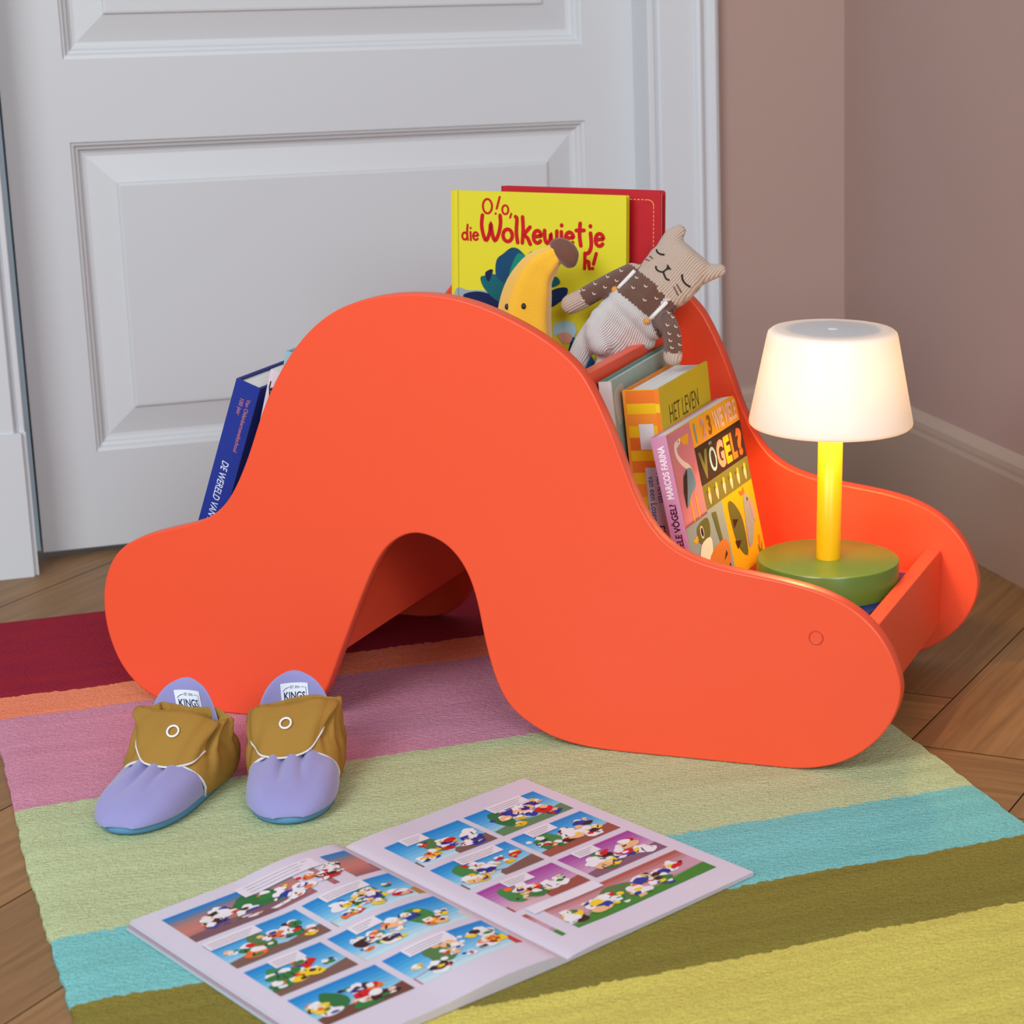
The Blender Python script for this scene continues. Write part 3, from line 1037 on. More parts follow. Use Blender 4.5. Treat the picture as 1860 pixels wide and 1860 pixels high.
f_.blob(C((872, 500), (884, 496), (900, 494), (930, 505), (960, 530), (950, 552), (905, 540), (880, 520)), BL2, 3)
f_.blob(C((902, 470), (915, 458), (930, 448), (945, 452), (962, 474), (952, 500), (925, 510), (902, 498)), BL1, 4)
f_.blob(C((938, 462), (948, 458), (968, 474), (955, 498), (930, 506), (926, 490)), GRN, 5)
f_.blob(C((882, 490), (895, 486), (888, 506), (882, 500)), (10, 30, 70), 4)
f_.blob(C((958, 462), (966, 454), (976, 456), (984, 464), (974, 472), (962, 470)), (78, 20, 84), 5)
f_.blob(C((1000, 500), (1012, 496), (1018, 507), (1002, 514)), BL2, 3)
f_.blob(C((1001, 522), (1020, 514), (1032, 516), (1028, 530), (1010, 544), (1000, 546)), (18, 40, 84), 3)
# small figure: pale blue curls, face, blue dress
f_.blob(C((1005, 585), (1012, 574), (1030, 570), (1044, 575), (1048, 590), (1038, 600), (1020, 592), (1008, 596)), (166, 200, 212), 3)
f_.blob(C((1014, 594), (1030, 590), (1040, 596), (1038, 606), (1028, 610), (1018, 603)), (214, 150, 130), 4)
f_.blob(C((1040, 600), (1050, 603), (1082, 640), (1100, 700), (1030, 720), (1020, 660), (1032, 625)), (12, 84, 142), 3)
f_.blob(C((1016, 626), (1028, 618), (1036, 630), (1026, 648)), (120, 118, 128), 4)
f_.stroke(C((1040, 606), (1028, 640)), 0.0015, (10, 30, 70), 5)
f_.blob(C((1084, 622), (1092, 640), (1100, 660), (1090, 662)), (14, 20, 40), 4)
bk.done()
bk = Book('story_book', 'red book with a dashed pale border line, standing behind the yellow book', B(0.1680 - 0.0005, 0.2865, zt), ex_, ey_, ez_, 0.1720, 0.0150, 0.2615, (182, 22, 30), (170, 20, 28), (182, 22, 30), ct=0.0024, rnd=0.003)
W, H = bk.w, bk.h
for i in range(44):
    y0 = H - 0.016 - i * 0.0042
    bk.front.rect(W - 0.0078, y0 - 0.0026, W - 0.0070, y0, (232, 160, 100), 1)
for i in range(34):
    x0 = W - 0.014 - i * 0.0042
    bk.front.rect(x0 - 0.0026, H - 0.0098, x0, H - 0.0090, (232, 160, 100), 1)
bk.front.stroke(arc(W - 0.0134, H - 0.0154, 0.006, 0.006, 0, 90, 6), 0.0008, (232, 160, 100), 1)
bk.done()

# ---- flat blue book under the lamp
LC = (0.5350, 0.2160)
bp_ = thing('hardback_book', 'thin dark blue book lying flat under the lamp base', 'book', B(LC[0], LC[1], 0.0985), 'books in the orange bookcase')
m = MB()
e1 = (U * 0.985 + Nn * -0.10).normalized()
e2 = Z.cross(e1)
o_ = B(0.4850, 0.0900, 0.0985)
o_ = B(0.4780, 0.0850, 0.0985)
cvb = mat('cover_26_40_120', (30, 42, 122), 0.4)
m.box(o_ + Z * 0.0095, e1, e2, Z, 0.112, 0.215, 0.002, cvb)
m.build('front_cover', bp_, bevel=0.0005)
m = MB(); m.box(o_ , e1, e2, Z, 0.112, 0.215, 0.002, cvb); m.build('back_cover', bp_, bevel=0.0005)
m = MB(); m.box(o_ - e1 * 0.0015, e1, e2, Z, 0.0016, 0.215, 0.0115, cvb); m.build('spine', bp_)
m = MB(); m.box(o_ + Z * 0.002 + e2 * 0.002, e1, e2, Z, 0.109, 0.211, 0.0075, PAPER); m.build('pages', bp_)

# ================================================================== LAMP
lz = 0.1101
lp = thing('table_lamp', 'lit table lamp with white plastic shade, yellow post and round green base', 'lamp', B(LC[0], LC[1], lz))
ang = rad(1.3)
lp.rotation_euler = Matrix.Rotation(ang, 3, -CB * -1).to_euler() if False else Matrix.Rotation(-ang, 3, CB).to_euler()
GREEN = mat('green_lacquer', (92, 122, 44), 0.28, 0.6)
YLW = mat('yellow_lacquer', (236, 180, 8), 0.35, 0.4)
r = 0.0713
m = MB()
m.lathe([(0.0001, 0), (r - 0.0012, 0), (r, 0.0012), (r, 0.0300), (r - 0.0006, 0.0312), (r - 0.0018, 0.0316), (0.0001, 0.0316)], GREEN, seg=96)
o = m.build('base', lp, local=True, recalc=True)
ms = o.modifiers.new('e', 'EDGE_SPLIT'); ms.split_angle = rad(35)
m = MB()
m.lathe([(0.0122, 0.0316), (0.0122, 0.20), (0.0001, 0.20)], YLW, seg=48)
m.build('post', lp, local=True)
SH, nt, b_, N_, L_k = mk('frosted_shade_plastic')
nt.nodes.remove(b_)
tr = N_('ShaderNodeBsdfTranslucent'); tr.inputs[0].default_value = (0.97, 0.93, 0.88, 1)
df = N_('ShaderNodeBsdfPrincipled'); df.inputs['Base Color'].default_value = (0.70, 0.70, 0.70, 1); df.inputs['Roughness'].default_value = 0.35
mxs = N_('ShaderNodeMixShader'); mxs.inputs[0].default_value = 0.062
L_k(df.outputs[0], mxs.inputs[1]); L_k(tr.outputs[0], mxs.inputs[2]); L_k(mxs.outputs[0], nt.nodes['Material Output'].inputs[0])
z1, z2, r1, r2_ = 0.168, 0.2625, 0.0808, 0.0640
m = MB()
prof = [(0.0001, z2), (r2_ - 0.010, z2), (r2_ - 0.004, z2 - 0.0006), (r2_ - 0.001, z2 - 0.003), (r2_, z2 - 0.006)]
for k in range(1, 10):
    t = k / 10
    prof.append((r2_ + (r1 - r2_) * t, z2 - 0.006 + (z1 + 0.004 - z2 + 0.006) * t))
prof += [(r1, z1 + 0.004), (r1 - 0.0002, z1 + 0.0015), (r1 - 0.0018, z1)]
m.lathe(prof, SH, seg=96)
m.build('shade', lp, local=True)
m = MB()
GREY = mat('grey_metal_module', (150, 154, 158), 0.5, 0.3)
m.lathe([(0.0001, z2 - 0.0018), (0.0475, z2 - 0.0018), (0.0475, z2 - 0.010), (0.0001, z2 - 0.010)], GREY, seg=64)
m.build('light_module', lp, local=True)
m = MB()
m.lathe([(0.0001, z2 + 0.0007), (0.0040, z2 + 0.0006), (0.0050, z2 + 0.0001)], WHITE, seg=24)
m.build('touch_button', lp, local=True)
ld = bpy.data.lights.new('lamp_bulb', 'POINT')
ld.energy = 1.7
ld.color = (1.0, 0.60, 0.26)
ld.shadow_soft_size = 0.016
lo = bpy.data.objects.new('lamp_bulb', ld)
COL.objects.link(lo)
lo.parent = lp
lo.location = (0, 0, 0.222)

# ================================================================== SOFT TOYS
RV, UV_ = CR, CU      # directions across and up, as the toys are turned to face the room's front left


def remesh(prims, voxel, smooth_it=6):
    """union of spheres/ellipsoids fused into one continuous skin"""
    m = MB()
    mt = ink((200, 200, 200))
    for c, rx, ry, rz, axes in prims:
        m.sphere(c, 1.0, mt, (rx, ry, rz), axes, 18, 10)
    o = m.build('tmp')
    md = o.modifiers.new('r', 'REMESH'); md.mode = 'VOXEL'; md.voxel_size = voxel
    ms = o.modifiers.new('s', 'SMOOTH'); ms.iterations = smooth_it; ms.factor = 0.5
    dg = bpy.context.evaluated_depsgraph_get()
    me = bpy.data.meshes.new_from_object(o.evaluated_get(dg))
    bpy.data.objects.remove(o)
    vs = [v.co.copy() for v in me.vertices]
    fs = [list(p.vertices) for p in me.polygons]
    return vs, fs


TD = 0.228                        # toy plane behind the bookcase front
PXM = (at(1200, 550, TD) - at(1100, 550, TD)).length / 100.0
c_o = at(1180, 545, TD)
ra = (RV * 0.77 - UV_ * 0.64).normalized()       # the cat's own across / up / front
rb = (RV * 0.64 + UV_ * 0.77).normalized()
rc = ra.cross(rb).normalized()
if rc.dot(CB) < 0:
    rc = -rc


def Q(a, b, c=0.0):
    return c_o + ra * (a * PXM) + rb * (b * PXM) + rc * (c * PXM)


def qinv(p):
    d = p - c_o
    return d.dot(ra) / PXM, d.dot(rb) / PXM, d.dot(rc) / PXM


def chain(pts, axes, n=10):
    """pts: (point, r_across, r_depth)"""
    out = []
    for (p, r1_, d1), (q, r2__, d2) in zip(pts, pts[1:]):
        for i in range(n + 1):
            t = i / n
            out.append((p.lerp(q, t), r1_ + (r2__ - r1_) * t, r1_ + (r2__ - r1_) * t, d1 + (d2 - d1) * t, axes))
    return out


px_ = PXM
ax = (ra, rb, rc)
prims = []
# head: flat rounded rectangle made from rows of ellipsoids
for bb, hw in ((34, 50), (48, 53), (66, 54), (84, 52), (95, 48)):
    for i in range(7):
        a = -hw + 22 + (2 * hw - 44) * i / 6
        prims.append((Q(a + 1, bb), 22 * px_, 20 * px_, (30 - 7 * abs(i - 3) / 3) * px_, ax))
prims += chain([(Q(-36, 92), 17 * px_, 15 * px_), (Q(-39, 108), 16 * px_, 13 * px_), (Q(-36, 123), 12.5 * px_, 10 * px_)], ax, 5)
prims += chain([(Q(40, 88), 17 * px_, 15 * px_), (Q(50, 104), 15 * px_, 13 * px_), (Q(60, 116), 12 * px_, 10 * px_)], ax, 5)
# torso
for bb, hw, ca in ((24, 46, -3), (8, 49, -3), (-12, 52, -2), (-34, 56, -2), (-56, 57, -5), (-76, 56, -8), (-94, 51, -10), (-106, 41, -11), (-113, 28, -11)):
    for i in range(7):
        a = ca - hw + 22 + (2 * hw - 44) * i / 6
        prims.append((Q(a, bb), 23 * px_, 18 * px_, (34 - 8 * abs(i - 3) / 3) * px_, ax))
        if bb < -15:
            w_ = min(1.0, (-15 - bb) / 50)
            c_, r1c, r2c, r3c, a_x = prims[-1]
            prims[-1] = (c_ - rc * ((6 + 8 * i) * px_ * w_), r1c, r2c, r3c * (1 - 0.1 * w_), a_x)
# arms (across the yellow cover, and hanging over the divider)


def W3(x, y, c=0.0):
    return at(x, y, TD) + rc * (c * PXM)


arm1 = [(W3(1148, 494, -2), 17 * px_, 17 * px_), (W3(1118, 509, -2), 18 * px_, 17 * px_), (W3(1085, 527, 0), 18 * px_, 17 * px_), (W3(1058, 543, 2), 18 * px_, 17 * px_), (W3(1037, 553, 3), 18 * px_, 17 * px_)]
hang = [(W3(1196, 578, 2), 17 * px_, 17 * px_), (W3(1213, 588, 30), 18 * px_, 17 * px_), (W3(1222, 608, 50), 17 * px_, 16 * px_), (W3(1226, 632, 58), 16 * px_, 16 * px_), (W3(1226, 652, 60), 17 * px_, 17 * px_)]
leg1 = [(W3(1082, 596, 8), 20 * px_, 19 * px_), (W3(1064, 625, 14), 20 * px_, 19 * px_), (W3(1048, 660, 16), 19 * px_, 18 * px_), (W3(1040, 700, 14), 19 * px_, 18 * px_), (W3(1042, 760, 10), 19 * px_, 18 * px_), (W3(1048, 806, 12), 21 * px_, 20 * px_)]
leg2 = [(W3(1118, 640, 10), 20 * px_, 19 * px_), (W3(1100, 668, 22), 18 * px_, 17 * px_), (W3(1080, 700, 26), 17 * px_, 17 * px_), (W3(1078, 750, 20), 18 * px_, 18 * px_), (W3(1080, 800, 22), 20 * px_, 19 * px_)]
for c_ in (arm1, hang, leg1, leg2):
    prims += chain(c_, ax, 8)
vs, fs = remesh(prims, 0.0022, 12)
BEIGE = knit_mat('beige_knit', (202, 178, 160), (148, 120, 104), 0.0023)
BROWN = knit_mat('brown_knit', (122, 84, 68), (84, 54, 42), 0.0014)
OFFW = knit_mat('white_knit', (222, 216, 212), (178, 170, 168), 0.0017)
ct_ = thing('knitted_cat', 'knitted beige cat toy in white dungarees slumped over the bookcase divider', 'soft toy', Q(0, -60))


def segd(p, a, b):
    ab_ = b - a
    t = max(0, min(1, (p - a).dot(ab_) / ab_.length_squared))
    return (p - a - ab_ * t).length, t


def pd(p):             # image-plane pixel of a point (used once to sort faces into garments)
    c = p - CP
    zc = -c.dot(CB)
    return F * c.dot(CR) / zc + PX, -F * c.dot(CU) / zc + PY


m = MB()
body_o = m.add(vs, fs, BEIGE, True)
k_be, k_br, k_wh = m.mi(BEIGE), m.mi(BROWN), m.mi(OFFW)
for i, f in enumerate(m.f):
    p = sum((m.v[j] for j in f), V((0, 0, 0))) / len(f)
    a, b, c = qinv(p)
    da = min(segd(p, arm1[j][0], arm1[j + 1][0])[0] for j in range(4)) / px_
    dh = min(segd(p, hang[j][0], hang[j + 1][0])[0] for j in range(4)) / px_
    dl = min(min(segd(p, leg1[j][0], leg1[j + 1][0])[0] for j in range(3)), min(segd(p, leg2[j][0], leg2[j + 1][0])[0] for j in range(2))) / px_
    if da < 22 and a < -47 and (b > -60 or a < -72):
        along = (arm1[0][0] - p).dot((arm1[0][0] - arm1[4][0]).normalized()) / px_
        m.m[i] = k_be if along > 96 else (k_br if b < 26 or along > 18 else k_be)
    elif dh < 22 and pd(p)[0] > 1203 and (a > 40 or b < -58 or c > 36):
        down = (hang[2][0] - p).dot(Z) / px_
        m.m[i] = k_be if down > 30 else k_br
    elif b > 24 + (2 if a < 0 else -3):
        m.m[i] = k_be
    elif b > -24 and c > -4 and -53 < a < 21:
        m.m[i] = k_br
    elif a > 28 and b > -28 - (a - 28) * 0.5:
        m.m[i] = k_br
    elif c <= -4 and b > -10:
        m.m[i] = k_br
    else:
        m.m[i] = k_wh


def kc_cat(p):
    a, b, c = qinv(p)
    da = min(segd(p, arm1[j][0], arm1[j + 1][0])[0] for j in range(4)) / px_
    dh = min(segd(p, hang[j][0], hang[j + 1][0])[0] for j in range(4)) / px_
    if da < 22 and a < -47 and (b > -60 or a < -72):
        t = (arm1[0][0] - arm1[4][0]).normalized()
        w = t.cross(rc)
        return (p.dot(w), p.dot(t), 0)
    if dh < 22 and pd(p)[0] > 1203 and (a > 40 or b < -58 or c > 36):
        return (p.dot(ra * 0.5 + rc * 0.3 + RV * 0.5), p.z, 0)
    return ((a + 0.35 * c) * px_, b * px_, 0)


cat_body = m.build('body', ct_, kcfn=kc_cat)
bvh = BVHTree.FromPolygons([tuple(p) for p in m.v], m.f)


def on(x, y, lift=0.0):
    """surface point of the cat seen at this place of its front"""
    r = (CR * ((x - PX) / F) - CU * ((y - PY) / F) - CB).normalized()
    h = bvh.ray_cast(CP, r)
    if h[0] is None:
        return at(x, y, TD)
    return h[0] - r * lift


THR = mat('dark_thread', (38, 26, 24), 0.8)
THB = mat('brown_thread', (120, 84, 68), 0.9)
CRM = mat('cream_yarn', (218, 200, 184), 0.95)
WHY = mat('white_yarn_strap', (228, 222, 216), 0.95, bump=0.6, bscale=500)


def thread(name, lines, r_, mt):
    mm = MB()
    for ln in lines:
        p2 = catmull(ln, 4, False) if len(ln) > 2 else [tuple(ln[0]), tuple(((ln[0][0] + ln[1][0]) / 2, (ln[0][1] + ln[1][1]) / 2)), tuple(ln[1])]
        mm.tube([on(x, y, r_ * 0.6) for x, y in p2], r_, mt, 6)
    return mm.build(name, ct_)


def c5(x, y):
    return (1000 + x / 5.4706, 400 + y / 5.4706)


thread('eye', [[c5(1052, 292), c5(1062, 318), c5(1095, 338), c5(1132, 342)]], 0.0009, THR)
thread('eye', [[c5(1306, 536), c5(1312, 590), c5(1345, 636), c5(1388, 662)]], 0.0009, THR)
thread('mouth', [[c5(1046, 456), c5(1052, 486), c5(1082, 508), c5(1118, 512), c5(1148, 490), c5(1172, 478)], [c5(1120, 514), c5(1132, 548), c5(1148, 580), c5(1180, 596)]], 0.0009, THR)
mm = MB()
np_ = [c5(1160, 436), c5(1152, 484), c5(1200, 490)]
pp = [on(x, y, 0.0010) for x, y in np_]
cc = sum(pp, V((0, 0, 0))) / 3
mm.add([p - rc * 0.001 for p in pp] + [p + rc * 0.0006 for p in pp], [[0, 1, 2], [5, 4, 3], [0, 3, 4, 1], [1, 4, 5, 2], [2, 5, 3, 0]], THR)
mm.build('nose', ct_)
thread('cheek_stitch', [[c5(944, 388), c5(985, 402)], [c5(985, 356), c5(1014, 382)]], 0.0007, THB)
thread('cheek_stitch', [[c5(1224, 660), c5(1268, 746)], [c5(1252, 634), c5(1300, 716)]], 0.0007, THB)
# sweater flecks: small V stitches
vls = []
for x, y in ((855, 568), (820, 668), (945, 655), (1050, 775), (935, 792), (700, 500), (655, 600), (565, 560), (440, 630), (540, 665), (325, 690), (430, 730), (320, 795), (1175, 915), (1215, 960), (1245, 1055), (1160, 1040), (1180, 1125), (1275, 1145), (1190, 1195), (1285, 1235), (1205, 1265)):
    vls += [[c5(x - 14, y - 12), c5(x - 2, y + 12)], [c5(x - 2, y + 12), c5(x + 20, y + 2)]]
thread('sweater_flecks', vls, 0.0006, CRM)


def strap(p, q):
    mm = MB()
    n = 10
    dx, dy = q[0] - p[0], q[1] - p[1]
    l = math.hypot(dx, dy)
    nx_, ny_ = -dy / l * 3.6, dx / l * 3.6
    rs = []
    for i in range(n + 1):
        x, y = p[0] + dx * i / n, p[1] + dy * i / n
        c = on(x, y, 0.0004)
        e = (RV * nx_ - UV_ * ny_) * px_
        rs.append([c + e + rc * 0.0002, c + e * 0.5 + rc * 0.0012, c - e * 0.5 + rc * 0.0012, c - e + rc * 0.0002, c - e * 0.6 - rc * 0.001, c + e * 0.6 - rc * 0.001])
    mm.rings(rs, WHY, True, True, True)
    mm.build('strap', ct_, recalc=True)


strap(c5(838, 500), c5(672, 678))
strap(c5(1158, 812), c5(985, 985))
for x, y in ((640, 690), (958, 998)):
    mm = MB()
    c = on(*c5(x, y), 0.0006)
    mm.sphere(c, 0.0036, mat('ochre_button', (206, 136, 44), 0.5), (1, 1, 0.4), (ra, rb, rc))
    mm.build('button', ct_)

# ---- plush banana
bt = thing('banana_plush', 'yellow plush banana with two black eyes standing before the yellow book', 'soft toy', at(955, 640, 0.215))
BANY = mat('yellow_plush', (244, 186, 52), 0.95, 0.1, noise=0.10, nscale=18, bump=0.5, bscale=900, sheen=0.6)
BANT = mat('brown_plush', (112, 74, 60), 0.95, 0.1, noise=0.08, nscale=60, bump=0.5, bscale=900, sheen=0.4)
secs = [((1016, 456), 14, 0.72), ((1004, 464), 20, 0.72), ((987, 478), 29, 0.64), ((972, 497), 34, 0.50), ((962, 524), 42, 0.32), ((955, 558), 46.5, 0.14), ((953, 595), 49, 0.04), ((955, 630), 50, -0.06), ((962, 670), 49, -0.14), ((972, 720), 46, -0.22), ((985, 765), 38, -0.30), ((1000, 802), 27, -0.38), ((1012, 828), 12, -0.45)]
m = MB()
rs = []
K_ = 30
ssec = catmull([(s[0][0], s[0][1], s[1], s[2]) for s in secs], 3, False)
for x, y, hw, an in ssec:
    c = at(x, y, 0.215)
    e1_ = (RV * math.cos(an) - UV_ * (math.sin(an))).normalized()
    # the section leans with the bend
    ring = []
    for j in range(K_):
        th = 2 * PI * j / K_
        # rounded five-sided section with soft seams
        rr = 1.0 / (math.cos(((th + 0.55) % (2 * PI / 5)) - PI / 5)) * 0.90
        rr = min(rr, 1.03)
        ring.append(c + e1_ * (hw * px_ * rr * math.cos(th)) + CB * (hw * px_ * 0.85 * rr * math.sin(th)))
    rs.append(ring)
m.rings(rs, BANY, True, True, True)
bo = m.build('body', bt, recalc=True, subsurf=1)
bvb = BVHTree.FromPolygons([tuple(p) for p in m.v], m.f)
for x, y in ((921, 557), (951, 556)):
    r = (CR * ((x - PX) / F) - CU * ((y - PY) / F) - CB).normalized()
    h = bvb.ray_cast(CP, r)
    c = (h[0] if h[0] else at(x, y, 0.18)) - r * 0.0006
    mm = MB(); mm.sphere(c, 0.0027, mat('black_stitch', (18, 22, 26), 0.5), (0.85, 1.15, 0.5), (RV, UV_, CB)); mm.build('eye', bt)
# stem end: a folded brown felt nub
m = MB()
rs = []
for (x, y, hw, dp, an) in ((1004, 458, 12, 10, -0.5), (1008, 458, 21, 15, -0.45), (1017, 458, 26, 18, -0.30), (1027, 459, 27, 18, -0.12), (1037, 463, 23, 15, 0.10), (1045, 469, 17, 11, 0.25), (1050, 473, 9, 6, 0.3)):
    c = at(x, y, 0.215)
    e1_ = (UV_ * math.cos(an) + RV * math.sin(an)).normalized()
    rs.append([c + e1_ * (hw * px_ * math.cos(2 * PI * j / 20)) + CB * (dp * px_ * math.sin(2 * PI * j / 20)) for j in range(20)])
m.rings(rs, BANT, True, True, True)
m.build('stem', bt, recalc=True, subsurf=1)

# ================================================================== SLIPPERS
PUR = mat('lilac_fleece', (146, 142, 192), 0.95, 0.1, noise=0.05, nscale=30, bump=0.35, bscale=900, sheen=0.4)
SOLB = mat('blue_suede', (92, 142, 178), 0.9, 0.1, bump=0.3, bscale=900)
MUS = mat('mustard_cotton', (160, 120, 54), 0.9, 0.15, noise=0.05, nscale=40, bump=0.4, bscale=700)
SHER = mat('white_lining', (220, 216, 216), 0.95, 0.1, bump=0.5, bscale=800)
SNAP = mat('white_snap', (232, 232, 236), 0.35, 0.4)


def slipper(label, toe, heel, side, flap_dir, tdy, iu):
    toe, heel = V((*toe, 0)), V((*heel, 0))
    L = (heel - toe).length
    ex = (heel - toe).normalized()
    ey = Z.cross(ex)
    root = thing('slipper', label, 'slipper', toe.lerp(heel, 0.5), 'pair of toddler slippers')
    P = lambda x, y, z: toe + ex * x + ey * y + Z * z
    Wd = 0.082

    def half(x):          # half width of the sole at distance x from the toe
        t = x / L
        if t <= 0 or t >= 1: return 0.0
        base = (1 - abs(2 * t - 1) ** 2.8) ** 0.5
        return Wd / 2 * base * (1.02 - 0.22 * t)

    # sole outline
    out = []
    n = 40
    for i in range(n + 1):
        t = 0.5 - 0.5 * math.cos(PI * i / n)
        out.append((t * L, half(t * L)))
    for i in range(n - 1, 0, -1):
        t = 0.5 - 0.5 * math.cos(PI * i / n)
        out.append((t * L, -half(t * L)))
    cx = L * 0.5
    sc = lambda k: [((x - cx) * k + cx, y * k) for x, y in out]
    m = MB()
    m.rings([[P(x, y, z) for x, y in sc(k)] for k, z in ((0.90, 0.0004), (0.975, 0.0010), (1.012, 0.004), (1.012, 0.0085), (0.97, 0.011))], SOLB, True, True, True)
    m.build('sole', root, recalc=True)
    # toe cap : puffed shell from the toe to the ankle, pinched at the top
    m = MB()
    XE = 0.082
    rs = []
    nt_, na = 34, 40
    for i in range(nt_ + 1):
        t = i / nt_
        x = -0.0015 + (XE + 0.0015) * (1 - math.cos(PI / 2 * t))
        hw = half(x + 0.0040) * 1.04
        zt_ = 0.0090 + 0.0335 * (max(0, x + 0.0016) / 0.085) ** 0.50
        if i == 0: zt_ = 0.0090
        ring = []
        for j in range(na + 1):
            a = PI * j / na
            ca_, sa_ = math.cos(a), math.sin(a)
            yy = hw * (abs(ca_) ** 0.80) * (1 if ca_ > 0 else -1)
            zz = 0.0084 + (zt_ - 0.0084) * (sa_ ** 0.75)
            # pleats gathered at the opening
            q = max(0, (x - 0.030) / 0.052)
            yn = yy / 0.04
            gth = math.exp(-((yn - 0.22) / 0.075) ** 2) + math.exp(-((yn + 0.22) / 0.075) ** 2) + 0.5 * math.exp(-((yn - 0.62) / 0.12) ** 2)
            zz -= 0.0130 * q * gth * sa_
            zz += 0.003 * q * math.exp(-((yn) / 0.1) ** 2)
            zz += 0.0012 * math.sin(yn * 9 + x * 60) * min(1, x / 0.03)
            ring.append(P(x, yy, zz))
        rs.append(ring)
    m.rings(rs, PUR, False, False, True)
    tv = [P(-0.0035, 0.002 * math.cos(a), 0.0075) for a in (0,)]
    m.build('toe_cap', root, solid=0.0025, subsurf=1)
    # heel cup and gathered ankle cuff
    random.seed(int(toe.x * 1000))
    ph = [random.uniform(0, 6) for _ in range(4)]
    # z, front x, back x (share of the length), half width, ruffle
    KEY = [(0.006, 0.270, 1.010, 0.0400, 0.0), (0.014, 0.290, 1.020, 0.0430, 0.0), (0.026, 0.330, 1.010, 0.0440, 0.0006), (0.036, 0.380, 0.975, 0.0430, 0.0012),
           (0.044, 0.430, 0.930, 0.0400, 0.0022), (0.051, 0.475, 0.900, 0.0370, 0.0060), (0.057, 0.515, 0.880, 0.0360, 0.0066), (0.063, 0.555, 0.875, 0.0375, 0.0054), (0.069, 0.600, 0.880, 0.0405, 0.0020), (0.0735, 0.640, 0.885, 0.0410, 0.0014)]

    def key(z):
        z = max(KEY[0][0], min(KEY[-1][0], z))
        for k0, k1 in zip(KEY, KEY[1:]):
            if z <= k1[0]:
                t = (z - k0[0]) / (k1[0] - k0[0])
                return [k0[q] + (k1[q] - k0[q]) * t for q in range(5)]

    def cuff(a, z, off=0.0, ruff=1.0, arch=True):
        _, xf, xb, hwid, rf = key(z)
        c, hl = (xf + xb) / 2 * L, (xb - xf) / 2 * L
        ca_, sa_ = math.cos(a), math.sin(a)
        w = off + ruff * rf * (math.sin(a * 14 + ph[0]) + 0.5 * math.sin(a * 25 + ph[1] + z * 40)) * (0.12 + abs(sa_) ** 2)
        e = 0.84
        xx = c + (hl + w) * (abs(ca_) ** e) * (1 if ca_ > 0 else -1)
        yy = (hwid + w) * (abs(sa_) ** e) * (1 if sa_ > 0 else -1)
        up_ = (z / 0.0735) ** 3
        zz = z + up_ * (-0.012 * max(0, ca_) + side * 0.004 * sa_ + 0.0015 * math.sin(a * 5 + ph[3]) - 0.010 * abs(sa_) ** 3)
        if arch and ca_ < 0 and z < 0.044:
            lift_ = max(0, (-ca_ - 0.42) / 0.58) ** 0.5
            zlim = 0.006 + 0.0350 * lift_
            if zz < zlim:
                kk = key(zlim)
                xx = (kk[1] + kk[2]) / 2 * L - ((kk[2] - kk[1]) / 2 * L + off) * (abs(ca_) ** e)
                yy = (kk[3] + off) * (abs(sa_) ** e) * (1 if sa_ > 0 else -1)
                zz = zlim
        return P(xx, yy, zz)

    m = MB()
    K = 96
    rs = []
    nz = 22
    for i in range(nz + 1):
        z = 0.006 + 0.0675 * i / nz
        rs.append([cuff(2 * PI * j / K, z) for j in range(K)])
    m.rings(rs, MUS, True, False, True)
    m.build('ankle_cuff', root, solid=0.0022, subsurf=1)
    # white lining edge around the toe opening
    m = MB()
    m.tube([cuff(PI / 2 + 0.40 + (PI - 0.80) * j / 30, 0.0061, 0.0006) for j in range(31)], 0.0013, SHER, 8)
    m.build('lining_edge', root)
    # front flap, a rounded tongue of the cuff pressed down by the snap
    m = MB()
    nu, nv = 26, 14
    grid = []
    for i in range(nu + 1):
        u_ = -1 + 2 * i / nu
        row = []
        for j in range(nv + 1):
            v_ = j / nv
            a = PI + u_ * 0.98
            bot = 0.0385 + 0.020 * abs(u_ + 0.25 * flap_dir) ** 2.6
            z = 0.0738 + (min(bot, 0.070) - 0.0738) * v_
            row.append(cuff(a, z, 0.0040 + 0.0035 * math.sin(PI * min(1, v_ * 1.05)) + 0.0011 * math.sin(u_ * 15 + v_ * 4) * (0.3 + abs(u_)), 0.0, False))
        grid.append(row)
    m.rings(grid, MUS, False, False, True)
    m.build('flap', root, solid=0.0024, subsurf=1)
    edge = [grid[i][nv] for i in (range(4, nu + 1) if flap_dir < 0 else range(0, nu - 3))]
    m = MB()
    m.tube([p - Z * 0.0003 - ex * 0.0005 for p in edge], 0.0010, SHER, 6)
    m.build('flap_piping', root)
    # snap
    iv = 5
    c = grid[iu][iv]
    tu = (grid[iu + 1][iv] - grid[iu - 1][iv]).normalized()
    tv_ = (grid[iu][iv + 1] - grid[iu][iv - 1]).normalized()
    nn = tu.cross(tv_).normalized()
    if nn.dot(-ex + Z * 0.3) < 0: nn = -nn
    tv_ = nn.cross(tu).normalized()
    c = c + nn * 0.0028
    m = MB()
    m.tube([c + tu * (0.0050 * math.cos(2 * PI * k / 28)) + tv_ * (0.0056 * math.sin(2 * PI * k / 28)) for k in range(28)], 0.0010, SNAP, 8, closed=True)
    m.build('snap', root)
    # heel tab: padded lilac back of the shoe standing above the cuff, seen from inside, with its woven label
    m = MB()
    hx = L * 0.90
    rs = []
    tab = []
    nv2 = 16
